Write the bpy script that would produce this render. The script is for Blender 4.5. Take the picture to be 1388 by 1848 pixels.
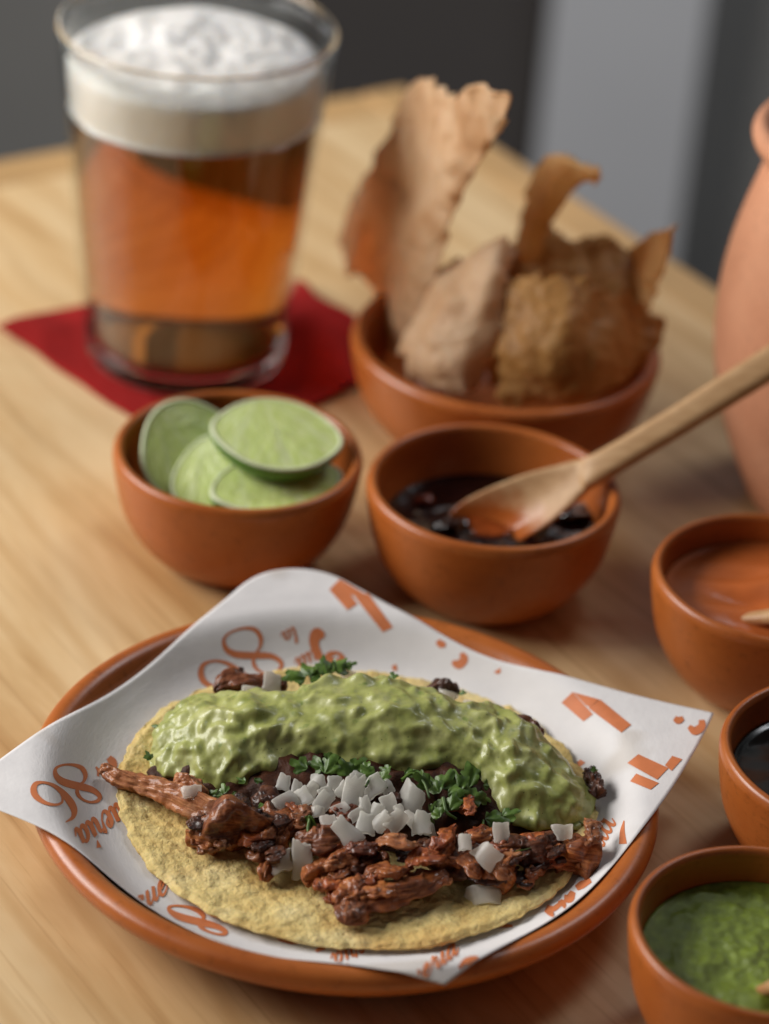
import bpy, bmesh, math, random
import numpy as np
from mathutils import Vector, Matrix

for o in list(bpy.data.objects):
    bpy.data.objects.remove(o, do_unlink=True)
scene = bpy.context.scene
COL = scene.collection

# ------------------------------------------------------------------ camera
FPX, PW, PH = 5133.333, 1388.0, 1848.0            # focal length in photograph pixels (100 mm lens)
CAM = np.array([.0048, -.6474, .4855])
PITCH, ROLL = .535791, .0813
_f = np.array([0, math.cos(PITCH), -math.sin(PITCH)])
_u = np.array([0, math.sin(PITCH), math.cos(PITCH)])
_r = np.array([1., 0, 0])
CR = math.cos(ROLL) * _r + math.sin(ROLL) * _u
CU = -math.sin(ROLL) * _r + math.cos(ROLL) * _u
cam_data = bpy.data.cameras.new('camera')
cam = bpy.data.objects.new('camera', cam_data)
COL.objects.link(cam)
cam.matrix_world = Matrix(((CR[0], CU[0], -_f[0], CAM[0]), (CR[1], CU[1], -_f[1], CAM[1]),
                           (CR[2], CU[2], -_f[2], CAM[2]), (0, 0, 0, 1)))
cam_data.sensor_fit = 'VERTICAL'
cam_data.sensor_height = 36
cam_data.sensor_width = 27.04
cam_data.lens = FPX / PH * 36
cam_data.clip_start = .01
cam_data.clip_end = 50
cam_data.dof.use_dof = True
cam_data.dof.focus_distance = .776
cam_data.dof.aperture_fstop = 6.3
scene.camera = cam

# ------------------------------------------------------------------ light
world = bpy.data.worlds.new('World')
scene.world = world
world.use_nodes = True
world.node_tree.nodes['Background'].inputs[0].default_value = (.86, .92, 1, 1)
world.node_tree.nodes['Background'].inputs[1].default_value = .05


def area(name, loc, target, sx, sy, power, color):
    d = bpy.data.lights.new(name, 'AREA')
    d.shape = 'RECTANGLE'
    d.size, d.size_y, d.energy, d.color = sx, sy, power, color
    o = bpy.data.objects.new(name, d)
    COL.objects.link(o)
    o.location = loc
    o.rotation_euler = (Vector(target) - Vector(loc)).to_track_quat('-Z', 'Y').to_euler()
    return o


area('window_light', (-.93, .20, .60), (0, .06, 0), .85, .50, 18.0, (1, .97, .93))
area('wall_fill_light', (.55, .75, 1.15), (.25, 1.45, .1), .5, .4, 7.5, (.93, .96, 1))  # added fill lamp that brightens the back wall, no visible source there

vs = scene.view_settings
vs.view_transform = 'Standard'
vs.look = 'None'
vs.exposure = 0
vs.gamma = 1
vs.use_curve_mapping = False
cy = scene.cycles
cy.use_denoising = True
cy.max_bounces = 14
cy.diffuse_bounces = 4
cy.glossy_bounces = 4
cy.transmission_bounces = 14
cy.volume_bounces = 0
cy.caustics_reflective = False
cy.caustics_refractive = True
cy.blur_glossy = .6
cy.sample_clamp_indirect = 4


# ------------------------------------------------------------------ helpers
def _ray(x, y):
    return _f + (x - PW / 2) / FPX * CR - (y - PH / 2) / FPX * CU


def P(x, y, z):
    """Point at height z that the photograph shows at (x, y)."""
    d = _ray(x, y)
    return CAM + d * ((z - CAM[2]) / d[2])


def Q(x, y, Y):
    """Point on the upright plane at depth Y that the photograph shows at (x, y)."""
    d = _ray(x, y)
    return CAM + d * ((Y - CAM[1]) / d[1])


_rs = np.random.RandomState(7)
_perm = np.concatenate([_rs.permutation(256)] * 3)
_grad = _rs.normal(size=(256, 3))
_grad /= np.linalg.norm(_grad, axis=1)[:, None]


def noise(p):
    """Vectorised gradient noise, about -1..1."""
    p = np.asarray(p, float)
    i = np.floor(p).astype(int)
    f = p - i
    i &= 255
    w = f * f * f * (f * (f * 6 - 15) + 10)
    out = 0
    for dx in (0, 1):
        for dy in (0, 1):
            for dz in (0, 1):
                h = _perm[_perm[_perm[i[..., 0] + dx] + i[..., 1] + dy] + i[..., 2] + dz]
                g = _grad[h]
                d = f - np.array([dx, dy, dz])
                ww = ((w[..., 0] if dx else 1 - w[..., 0]) * (w[..., 1] if dy else 1 - w[..., 1])
                      * (w[..., 2] if dz else 1 - w[..., 2]))
                out = out + ww * (g * d).sum(-1)
    return out * 1.6


def crom(pts, n, closed=False):
    """Catmull-Rom resample of a list of points (any dimension)."""
    p = np.asarray(pts, float)
    m = len(p)
    if closed:
        q = np.vstack([p[-1:], p, p[:2]])
        seg = m
    else:
        q = np.vstack([2 * p[:1] - p[1:2], p, 2 * p[-1:] - p[-2:-1]])
        seg = m - 1
    t = np.linspace(0, seg, n, endpoint=not closed)
    k = np.minimum(t.astype(int), seg - 1)
    u = (t - k)[:, None]
    a, b, c, d = q[k], q[k + 1], q[k + 2], q[k + 3]
    return .5 * (2 * b + (c - a) * u + (2 * a - 5 * b + 4 * c - d) * u ** 2 + (3 * b - a - 3 * c + d) * u ** 3)


def sstep(a, b, x):
    t = np.clip((np.asarray(x, float) - a) / (b - a), 0, 1)
    return t * t * (3 - 2 * t)


def mesh(name, v, f, mat, parent=None, smooth=True):
    me = bpy.data.meshes.new(name)
    me.from_pydata([tuple(map(float, p)) for p in v], [], [tuple(int(i) for i in q) for q in f])
    me.validate()
    me.update()
    if smooth:
        me.polygons.foreach_set('use_smooth', [True] * len(me.polygons))
    o = bpy.data.objects.new(name, me)
    COL.objects.link(o)
    if mat:
        me.materials.append(mat)
    if parent:
        o.parent = parent
        o.matrix_parent_inverse = parent.matrix_world.inverted()
    return o


def empty(name, loc=(0, 0, 0)):
    o = bpy.data.objects.new(name, None)
    COL.objects.link(o)
    o.location = loc
    o.empty_display_size = .01
    o.matrix_world = Matrix.Translation(loc)
    return o


def tag(o, label=None, cat=None, group=None, kind=None):
    for k, v in (('label', label), ('category', cat), ('group', group), ('kind', kind)):
        if v:
            o[k] = v
    return o


def grid_faces(nu, nv, wu=False, wv=False, off=0):
    f = []
    for i in range(nu if wu else nu - 1):
        for j in range(nv if wv else nv - 1):
            a, b = i, (i + 1) % nu
            c, d = j, (j + 1) % nv
            f.append((off + a * nv + c, off + b * nv + c, off + b * nv + d, off + a * nv + d))
    return f


def grid_normals(g, wu=False, wv=False):
    du = np.gradient(g, axis=0)
    dv = np.gradient(g, axis=1)
    if wu:
        du = (np.roll(g, -1, 0) - np.roll(g, 1, 0)) / 2
    if wv:
        dv = (np.roll(g, -1, 1) - np.roll(g, 1, 1)) / 2
    n = np.cross(du, dv)
    return n / (np.linalg.norm(n, axis=-1, keepdims=True) + 1e-12)


def lathe(name, prof, mat, centre=(0, 0, 0), n=112, res=90, parent=None, wob=0., seed=0., close=False):
    """Surface of revolution from a smooth (r, z) profile, with a slight hand-thrown wobble."""
    pr = crom(prof, res)
    pr[:, 0] = np.maximum(pr[:, 0], 0)
    a = np.linspace(0, 2 * np.pi, n, endpoint=False)
    r = pr[:, 0][:, None] * np.ones(n)
    z = pr[:, 1][:, None] * np.ones(n)
    if wob:
        k = noise(np.stack([np.cos(a) * .9 + seed, np.sin(a) * .9 + seed, 0 * a], -1))[None, :]
        r = r * (1 + wob * k)
        z = z * (1 + wob * .7 * noise(np.stack([np.cos(a) * .8 - seed, np.sin(a) * .8, 0 * a + 3], -1))[None, :])
    g = np.stack([centre[0] + r * np.cos(a), centre[1] + r * np.sin(a), centre[2] + z], -1)
    f = [tuple(reversed(q)) for q in grid_faces(res, n, wv=True)]
    return mesh(name, g.reshape(-1, 3), f, mat, parent)


def sheet(name, g, th, mat, parent=None):
    """A closed shell of thickness th from a grid of points."""
    nu, nv = g.shape[:2]
    n = grid_normals(g)
    t = np.asarray(th)
    if t.ndim == 2:
        t = t[..., None]
    top, bot = g + n * t / 2, g - n * t / 2
    v = np.concatenate([top.reshape(-1, 3), bot.reshape(-1, 3)])
    N = nu * nv
    f = grid_faces(nu, nv) + [tuple(reversed(q)) for q in grid_faces(nu, nv, off=N)]
    loop = ([(i, 0) for i in range(nu)] + [(nu - 1, j) for j in range(1, nv)]
            + [(i, nv - 1) for i in range(nu - 2, -1, -1)] + [(0, j) for j in range(nv - 2, 0, -1)])
    ids = [i * nv + j for i, j in loop]
    for a, b in zip(ids, ids[1:] + ids[:1]):
        f.append((b, a, a + N, b + N))
    return mesh(name, v, f, mat, parent)


def surf(ctrl, nu, nv):
    """Smooth dense grid through a control grid."""
    c = np.asarray(ctrl, float)
    a = np.stack([crom(row, nv) for row in c])
    return np.stack([crom(a[:, j], nu) for j in range(nv)], 1)


# ------------------------------------------------------------------ materials
def material(name):
    m = bpy.data.materials.new(name)
    m.use_nodes = True
    nt = m.node_tree
    b = nt.nodes['Principled BSDF']
    return m, nt, b


def nd(nt, t, **kw):
    n = nt.nodes.new(t)
    for k, v in kw.items():
        if k in n.inputs:
            n.inputs[k].default_value = v
        else:
            setattr(n, k, v)
    return n


def coords(nt, scale=(1, 1, 1), rot=(0, 0, 0), space='Object'):
    tc = nd(nt, 'ShaderNodeTexCoord')
    mp = nd(nt, 'ShaderNodeMapping')
    mp.inputs['Scale'].default_value = scale
    mp.inputs['Rotation'].default_value = rot
    nt.links.new(tc.outputs[space], mp.inputs['Vector'])
    return mp.outputs['Vector']


def tex(nt, vec, scale, detail=4, rough=.55, dist=0):
    n = nd(nt, 'ShaderNodeTexNoise', Scale=scale, Detail=detail, Roughness=rough, Distortion=dist)
    nt.links.new(vec, n.inputs['Vector'])
    return n.outputs['Fac']


def ramp(nt, fac, stops):
    r = nd(nt, 'ShaderNodeValToRGB')
    e = r.color_ramp.elements
    while len(e) < len(stops):
        e.new(.5)
    for k, (p, c) in zip(e, stops):
        k.position = p
        k.color = (*c, 1) if len(c) == 3 else c
    nt.links.new(fac, r.inputs['Fac'])
    return r.outputs['Color']


def mix(nt, fac, a, b, mode='MIX'):
    n = nd(nt, 'ShaderNodeMix', data_type='RGBA', blend_type=mode)
    for sock, val in ((n.inputs[0], fac), (n.inputs[6], a), (n.inputs[7], b)):
        if isinstance(val, (float, int)):
            sock.default_value = val
        elif isinstance(val, tuple):
            sock.default_value = (*val, 1) if len(val) == 3 else val
        else:
            nt.links.new(val, sock)
    return n.outputs[2]


def bump(nt, b, height, strength, dist):
    n = nd(nt, 'ShaderNodeBump', Strength=strength, Distance=dist)
    nt.links.new(height, n.inputs['Height'])
    nt.links.new(n.outputs['Normal'], b.inputs['Normal'])
    return n


def rng(nt, fac, a, b):
    n = nd(nt, 'ShaderNodeMapRange')
    n.inputs[3].default_value, n.inputs[4].default_value = a, b
    nt.links.new(fac, n.inputs[0])
    return n.outputs[0]


def terracotta(name, c0, c1, rough=.42):
    m, nt, b = material(name)
    v = coords(nt)
    n1 = tex(nt, v, 28, 5)
    n2 = tex(nt, v, 420, 3)
    col = ramp(nt, n1, [(.3, c0), (.7, c1)])
    sp = ramp(nt, n2, [(.30, (.78, .78, .78)), (.42, (1, 1, 1)), (.68, (1, 1, 1)), (.78, (1.0, 1.0, 1.0))])
    col = mix(nt, 1., col, sp, 'MULTIPLY')
    nt.links.new(col, b.inputs['Base Color'])
    nt.links.new(rng(nt, tex(nt, v, 60, 3), rough - .08, rough + .1), b.inputs['Roughness'])
    b.inputs['Specular IOR Level'].default_value = .5
    rv = coords(nt, (6, 6, 900))
    rings = mix(nt, .5, tex(nt, v, 160, 4), tex(nt, rv, 1., 3))
    bump(nt, b, rings, .22, .0008)
    return m


CLAY = terracotta('glazed_terracotta', (.33, .080, .014), (.47, .138, .028), .31)
CLAY_RAW = terracotta('raw_terracotta', (.52, .22, .115), (.63, .30, .17), .75)


def wood_table():
    m, nt, b = material('pine_table_top')
    v = coords(nt)
    st = nd(nt, 'ShaderNodeMapping')
    st.inputs['Scale'].default_value = (1.2, 5, 1)
    nt.links.new(v, st.inputs['Vector'])
    s2 = nd(nt, 'ShaderNodeMapping')
    s2.inputs['Scale'].default_value = (5, 160, 1)
    nt.links.new(v, s2.inputs['Vector'])
    broad = tex(nt, st.outputs[0], 3.2, 5, .6, 1.4)
    fine = tex(nt, s2.outputs[0], 2.2, 4, .6, .3)
    wav = nd(nt, 'ShaderNodeTexWave', wave_type='BANDS', bands_direction='Y', Scale=3.4, Distortion=9, Detail=3)
    wav.inputs['Detail Scale'].default_value = .8
    w3 = nd(nt, 'ShaderNodeMapping')
    w3.inputs['Scale'].default_value = (1.4, 5.5, 1)
    nt.links.new(v, w3.inputs['Vector'])
    nt.links.new(w3.outputs[0], wav.inputs['Vector'])
    col = ramp(nt, broad, [(.30, (.52, .305, .125)), (.46, (.665, .445, .220)), (.64, (.75, .55, .31))])
    col = mix(nt, .55, col, ramp(nt, wav.outputs['Fac'], [(.0, (.80, .72, .62)), (.35, (1, 1, 1)), (1, (1, 1, 1))]), 'MULTIPLY')
    col = mix(nt, .45, col, ramp(nt, fine, [(.30, (.62, .52, .42)), (.45, (1, 1, 1))]), 'MULTIPLY')
    s4 = nd(nt, 'ShaderNodeMapping')
    s4.inputs['Scale'].default_value = (9, 520, 1)
    nt.links.new(v, s4.inputs['Vector'])
    streak = tex(nt, s4.outputs[0], 1.0, 3, .6, .2)
    col = mix(nt, .6, col, ramp(nt, streak, [(.27, (.60, .46, .34)), (.36, (1, 1, 1))]), 'MULTIPLY')
    nt.links.new(col, b.inputs['Base Color'])
    b.inputs['Roughness'].default_value = .40
    b.inputs['Specular IOR Level'].default_value = .5
    bump(nt, b, fine, .10, .0004)
    return m


def plain(name, col, rough=.6, noise_scale=40, var=.12, bumpd=0., spec=.5):
    m, nt, b = material(name)
    v = coords(nt)
    n = tex(nt, v, noise_scale, 4)
    c = ramp(nt, n, [(.3, tuple(x * (1 - var) for x in col)), (.7, tuple(x * (1 + var) for x in col))])
    nt.links.new(c, b.inputs['Base Color'])
    b.inputs['Roughness'].default_value = rough
    b.inputs['Specular IOR Level'].default_value = spec
    if bumpd:
        bump(nt, b, tex(nt, v, noise_scale * 6, 4), .4, bumpd)
    return m, nt, b


TABLE = wood_table()
BAND = plain('pine_edge_band', (.52, .315, .135), .4, 12, .15)[0]
WALL = plain('dark_grey_wall', (.27, .26, .245), .9, 3, .1)[0]
WALL_DARK = plain('charcoal_panel', (.075, .066, .062), .9, 3, .1)[0]
PILLAR = plain('pale_grey_paint', (.62, .62, .64), .85, 3, .04)[0]


def paper_material():
    m, nt, b = material('white_deli_paper')
    v = coords(nt)
    n = tex(nt, v, 45, 4)
    col = ramp(nt, n, [(.3, (.68, .655, .655)), (.65, (.75, .725, .72))])
    st = tex(nt, v, 140, 3)
    col = mix(nt, .25, col, ramp(nt, st, [(.35, (.9, .9, .9)), (.6, (1, 1, 1))]), 'MULTIPLY')
    gs = tex(nt, v, 30, 2)
    col = mix(nt, ramp(nt, gs, [(.63, (0, 0, 0)), (.70, (.5, .5, .5))]), col, (.52, .46, .40))      # grease spots
    nt.links.new(col, b.inputs['Base Color'])
    b.inputs['Roughness'].default_value = .62
    b.inputs['Specular IOR Level'].default_value = .3
    vo = nd(nt, 'ShaderNodeTexVoronoi', Scale=38., feature='DISTANCE_TO_EDGE')
    wv = mix(nt, .04, v, nd(nt, 'ShaderNodeTexNoise', Scale=60.).outputs['Color'])
    nt.links.new(wv, vo.inputs['Vector'])
    bump(nt, b, mix(nt, .35, tex(nt, v, 60, 5), vo.outputs['Distance']), .20, .0014)
    return m


PAPER = paper_material()
INK = plain('orange_ink', (.58, .180, .068), .6, 150, .10, 0, .3)[0]
NAPKIN = plain('red_napkin_cloth', (.30, .011, .010), .9, 60, .12, .0008, .2)[0]


def tortilla_material():
    m, nt, b = material('corn_tortilla')
    v = coords(nt)
    n = tex(nt, v, 70, 5)
    col = ramp(nt, n, [(.25, (.58, .37, .11)), (.5, (.70, .54, .22)), (.75, (.76, .64, .34))])
    br = tex(nt, v, 38, 3)
    col = mix(nt, ramp(nt, br, [(.54, (0, 0, 0)), (.74, (.7, .7, .7))]), col, (.52, .25, .06))
    sp = nd(nt, 'ShaderNodeTexVoronoi', Scale=330.)
    nt.links.new(v, sp.inputs['Vector'])
    col = mix(nt, ramp(nt, sp.outputs['Distance'], [(.04, (.5, .5, .5)), (.12, (0, 0, 0))]), col, (.25, .15, .05))
    nt.links.new(col, b.inputs['Base Color'])
    b.inputs['Roughness'].default_value = .7
    b.inputs['Specular IOR Level'].default_value = .25
    b.inputs['Subsurface Weight'].default_value = .15
    b.inputs['Subsurface Radius'].default_value = (.002, .0012, .0005)
    bump(nt, b, tex(nt, v, 900, 4), .8, .0007)
    return m


def meat_material(name, c0, c1, c2, rough=.46):
    m, nt, b = material(name)
    v = coords(nt)
    fv = coords(nt, (150, 900, 1), space='UV')
    fib = tex(nt, fv, 1., 4, .6, .4)
    n0 = tex(nt, v, 230, 5, .65, .6)
    n = mix(nt, .5, n0, fib)
    col = ramp(nt, n, [(.33, c0), (.48, c1), (.64, c2)])
    blot = tex(nt, v, 75, 3)
    col = mix(nt, ramp(nt, blot, [(.5, (0, 0, 0)), (.75, (.8, .8, .8))]), col, tuple(x * .35 for x in c0))
    oi = nd(nt, 'ShaderNodeObjectInfo')
    tint = ramp(nt, oi.outputs['Random'], [(0, (.50, .42, .40)), (.4, (.95, .90, .85)), (.75, (1.1, 1.05, 1.0)), (1, (1.4, 1.5, 1.55))])
    col = mix(nt, 1., col, tint, 'MULTIPLY')
    nt.links.new(col, b.inputs['Base Color'])
    nt.links.new(rng(nt, tex(nt, v, 260, 3), rough - .14, rough + .25), b.inputs['Roughness'])
    b.inputs['Specular IOR Level'].default_value = .3
    b.inputs['Coat Weight'].default_value = .35
    b.inputs['Coat Roughness'].default_value = .10
    b.inputs['Subsurface Weight'].default_value = .12
    b.inputs['Subsurface Radius'].default_value = (.003, .001, .0005)
    bump(nt, b, mix(nt, .6, tex(nt, v, 600, 5, .7), fib), .8, .0011)
    return m


TORTILLA = tortilla_material()
FILLING = plain('shadow_dark_filling', (.050, .016, .007), .5, 220, .5, .0008, .15)[0]  # brown filling, darkened to stand in for shadow between the pieces
MEAT = meat_material('braised_pork', (.060, .013, .003), (.235, .062, .013), (.49, .175, .048))
MEAT_PALE = meat_material('pale_braised_pork', (.11, .030, .009), (.31, .105, .034), (.50, .22, .09))
MEAT_RED = meat_material('red_braised_pork', (.060, .010, .003), (.24, .050, .011), (.44, .135, .035), .38)
MEAT_DARK = meat_material('charred_pork', (.026, .008, .004), (.070, .020, .008), (.15, .045, .017), .34)


def guac_material():
    m, nt, b = material('guacamole_sauce')
    v = coords(nt)
    n = tex(nt, v, 95, 5, .6, .8)
    col = ramp(nt, n, [(.26, (.215, .245, .055)), (.48, (.345, .365, .108)), (.74, (.47, .475, .19))])
    g = tex(nt, v, 330, 3, .5)
    col = mix(nt, ramp(nt, g, [(.62, (0, 0, 0)), (.74, (.6, .6, .6))]), col, (.105, .19, .025))
    vo = nd(nt, 'ShaderNodeTexVoronoi', Scale=420.)
    nt.links.new(v, vo.inputs['Vector'])
    col = mix(nt, ramp(nt, vo.outputs['Distance'], [(.05, (.8, .8, .8)), (.11, (0, 0, 0))]), col, (.03, .035, .01))
    nt.links.new(col, b.inputs['Base Color'])
    nt.links.new(rng(nt, tex(nt, v, 170, 3), .26, .62), b.inputs['Roughness'])
    b.inputs['Specular IOR Level'].default_value = .5
    b.inputs['Subsurface Weight'].default_value = .25
    b.inputs['Subsurface Radius'].default_value = (.003, .003, .001)
    b.inputs['Coat Weight'].default_value = .22
    b.inputs['Coat Roughness'].default_value = .13
    bump(nt, b, tex(nt, v, 300, 3, .5), .22, .0007)
    return m


GUAC = guac_material()


def onion_material():
    m, nt, b = material('raw_white_onion')
    v = coords(nt)
    n = tex(nt, v, 260, 4)
    col = ramp(nt, n, [(.3, (.95, .92, .85)), (.7, (.99, .97, .92))])
    nt.links.new(col, b.inputs['Base Color'])
    b.inputs['Roughness'].default_value = .22
    b.inputs['Transmission Weight'].default_value = .62
    b.inputs['IOR'].default_value = 1.36
    b.inputs['Subsurface Weight'].default_value = .5
    b.inputs['Subsurface Radius'].default_value = (.003, .003, .003)
    s = nd(nt, 'ShaderNodeMapping')
    s.inputs['Scale'].default_value = (1, 5, 1)
    nt.links.new(v, s.inputs[0])
    bump(nt, b, tex(nt, s.outputs[0], 420, 3), .25, .0005)
    tr = nd(nt, 'ShaderNodeBsdfTranslucent')
    tr.inputs['Color'].default_value = (.99, .97, .91, 1)
    mx = nd(nt, 'ShaderNodeMixShader')
    mx.inputs[0].default_value = .4
    nt.links.new(b.outputs[0], mx.inputs[1])
    nt.links.new(tr.outputs[0], mx.inputs[2])
    nt.links.new(mx.outputs[0], nt.nodes['Material Output'].inputs['Surface'])
    return m


ONION = onion_material()


def leaf_material(name, c0, c1):
    m, nt, b = material(name)
    v = coords(nt)
    col = ramp(nt, tex(nt, v, 260, 4), [(.3, c0), (.7, c1)])
    nt.links.new(col, b.inputs['Base Color'])
    b.inputs['Roughness'].default_value = .42
    b.inputs['Specular IOR Level'].default_value = .4
    b.inputs['Subsurface Weight'].default_value = .1
    b.inputs['Subsurface Radius'].default_value = (.001, .002, .0005)
    bump(nt, b, tex(nt, v, 900, 3), .3, .0004)
    return m


LEAF = leaf_material('cilantro_green', (.038, .082, .011), (.105, .180, .028))


# ------------------------------------------------------------------ setting: wall and pillar
def box(name, x0, x1, y0, y1, z0, z1, mat, parent=None, bev=0.):
    v = [(x, y, z) for x in (x0, x1) for y in (y0, y1) for z in (z0, z1)]
    f = [(0, 1, 3, 2), (4, 6, 7, 5), (0, 4, 5, 1), (2, 3, 7, 6), (0, 2, 6, 4), (1, 5, 7, 3)]
    o = mesh(name, v, f, mat, parent, smooth=False)
    if bev:
        md = o.modifiers.new('bevel', 'BEVEL')
        md.width, md.segments = bev, 3
    return o


WY = 1.45
tag(box('wall', -.9, 1.2, WY, WY + .1, -.8, 1.4, WALL), kind='structure')
xl = Q(968, 250, WY - .02)[0]
xr = Q(1236, 250, WY - .02)[0]
tag(box('pillar', xl, xr, WY - .06, WY - .003, -.8, 1.4, PILLAR), kind='structure')
xd = Q(520, 250, WY - .02)[0]
tag(box('wall_panel', xd, xl - .003, WY - .03, WY - .003, -.8, 1.4, WALL_DARK), kind='structure')

# ------------------------------------------------------------------ table
TA = math.radians(-54.5)
corner = np.array([-.002, .548])
table = empty('table', (corner[0], corner[1], 0))
table.rotation_euler = (0, 0, TA)
bpy.context.view_layer.update()
tag(table, 'light pine table top with a plain framed edge under all the dishes', 'table')


def table_part(name, x0, x1, y0, y1, z0, z1, mat, bev):
    o = box(name, x0, x1, y0, y1, z0, z1, mat, None, bev)
    o.parent = table
    return o


# local x runs along the right-hand edge, local y = 0 is that edge, negative y towards the room's left
table_part('tabletop', .0255, 1.1, -.9, -.0255, -.028, 0, TABLE, .0008)
table_part('edge_band', .0, 1.1, -.025, 0, -.030, -.0006, BAND, .003)
lb = table_part('edge_band', 0, .025, -.9, -.0255, -.030, -.0006, BAND, .003)

# ------------------------------------------------------------------ bowls
BOWL = [(0, .0012), (.016, .001), (.0205, 0), (.0225, .0006), (.0275, .0045), (.0325, .0105), (.0366, .0185), (.0388, .0275),
        (.0398, .0340), (.0400, .0368), (.0392, .0386), (.0378, .0390), (.0366, .0380), (.0362, .0355), (.0352, .0270),
        (.0318, .0160), (.0240, .0085), (.0120, .0058), (0, .0055)]


def bowl(x, y, R, H, label, seed, prof=BOWL):
    o = lathe('clay_bowl', [(r * R / .04, z * H / .039) for r, z in prof], CLAY, n=120, res=110, wob=.012, seed=seed)
    o.location = (x, y, 0)
    return tag(o, label, 'bowl', 'terracotta bowls around the plate')


LIME_C, SAUCE_C, GREEN_C, RED_C = (-.0429, .1368), (.0385, .1275), (.1090, -.0829), (.1239, .0862)
_d = P(1302, 1340, .039)
DARK_C = (_d[0] + .0368, _d[1] + .002)
CHIP_C = (.0417, .2250)
bowl(*LIME_C, .0398, .039, 'small terracotta bowl holding the lime slices', 1.3)
bowl(*SAUCE_C, .0402, .039, 'small terracotta bowl of dark sauce with the wooden spoon in it', 4.1)
bowl(*GREEN_C, .0347, .0385, 'small terracotta bowl of bright green salsa in the bottom corner', 7.7)
bowl(*RED_C, .0372, .039, 'small terracotta bowl of smooth orange-red salsa', 9.2)
bowl(*DARK_C, .0368, .038, 'small terracotta bowl of black sauce cut by the photo edge', 12.9)
bowl(*CHIP_C, .0535, .0405, 'larger terracotta bowl piled with crispy chips behind the sauce', 15.4)

# ------------------------------------------------------------------ plate
PLATE = [(0, .0015), (.048, .0012), (.058, .0002), (.062, .0006), (.0700, .0040), (.0785, .0098), (.0850, .0160), (.0880, .0205),
         (.0874, .0236), (.0848, .0250), (.0818, .0240), (.0790, .0205), (.0755, .0150), (.0705, .0105), (.0630, .0085),
         (.045, .0078), (0, .0076)]
PX, PY = .0, -.0100
PLATE = [(r * .985, z * .9) for r, z in PLATE]
plate = lathe('clay_plate', PLATE, CLAY, n=180, res=120, wob=.006, seed=2.2)
plate.location = (PX, PY, 0)
tag(plate, 'round terracotta plate with a thick rolled rim under the taco', 'plate')

# ------------------------------------------------------------------ paper liner
PC = {'L': P(-85, 1428, .0240)[:2], 'T': P(518, 996, .0262)[:2], 'R': P(1287, 1297, .0252)[:2], 'B': P(802, 1796, .0190)[:2]}
_shallow = np.array([(0, .0098), (.046, .0104), (.056, .0124), (.064, .0146), (.071, .0176), (.0775, .0213), (.0820, .0233), (.086, .0240), (.12, .0243)])
_deep = np.array([(0, .0086), (.055, .0088), (.062, .0095), (.0690, .0116), (.0740, .0155), (.0778, .0198), (.0806, .0226), (.084, .0237), (.088, .0241), (.12, .0243)])


def liner_z(x, y, soft):
    """Height of the draped sheet: it sinks into the plate, less so on the far left where it spans from corner to corner."""
    r = np.hypot(x, y)
    w = .55 * np.maximum((-.87 * x + .5 * y) / (r + 1e-6), 0) ** 3
    z = 0
    for k in (-2, -1, 0, 1, 2):
        z = z + (1 - w) * np.interp(r + k * soft, _deep[:, 0], _deep[:, 1]) + w * np.interp(r + k * soft, _shallow[:, 0], _shallow[:, 1])
    return z / 5


def paper_z(x, y):
    x, y = np.asarray(x, float) - PX, np.asarray(y, float) - PY
    r = np.hypot(x, y)
    z = liner_z(x, y, .001)
    e = np.maximum(r - .086, 0)
    ux, uy = x / (r + 1e-9), y / (r + 1e-9)

    def lobe(v, k):
        v = v - np.array([PX, PY])
        d = v / np.linalg.norm(v)
        return np.maximum(ux * d[0] + uy * d[1], 0) ** k
    z = z + e * (.16 * lobe(PC['T'], 8) + .10 * lobe(PC['R'], 8) - .06 * lobe(PC['L'], 8) - .55 * lobe(PC['B'], 8))
    w = noise(np.stack([x * 24, y * 24, 0 * x + 5.1], -1)) * .0008 + noise(np.stack([x * 60, y * 60, 0 * x + 1.7], -1)) * .00025
    return z + np.where(r < .0735, np.abs(w) * .5, np.maximum(w, -.0001) * sstep(.0735, .082, r) + .0001)


def _out(p, q):
    d = PC[q] - PC[p]
    n = np.array([d[1], -d[0]]) / np.linalg.norm(d)
    return n if n @ (PC[p] + PC[q]) / 2 - n @ np.array([PX, PY]) > 0 else -n


def bow(xy, a, b):
    """Edges of the draped sheet bow: outwards at the front, inwards at the far right."""
    w = ((4 * b * (1 - b) * (1.6 * b - .15) * a ** 3 * .0100)[..., None] * _out('L', 'B') + (4 * a * (1 - a) * b ** 3 * .0085)[..., None] * _out('R', 'B')
         - (4 * b * (1 - b) * (1 - a) ** 3 * .0045)[..., None] * _out('T', 'R'))
    return xy + w


def on_sheet(x, y):
    q = []
    for p, r, k in (('L', 'B', .0100), ('B', 'R', .0085), ('R', 'T', -.0045), ('T', 'L', 0)):
        for t in np.linspace(0, 1, 8, endpoint=False):
            q.append(PC[p] * (1 - t) + PC[r] * t + _out(p, r) * k * 4 * t * (1 - t) * (1.6 * t - .15 if p == 'L' else 1))
    c = np.zeros(np.shape(x), bool)
    for a, b in zip(q, q[1:] + q[:1]):
        c ^= ((a[1] > y) != (b[1] > y)) & (x < (b[0] - a[0]) * (y - a[1]) / (b[1] - a[1] + 1e-15) + a[0])
    return c


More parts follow.
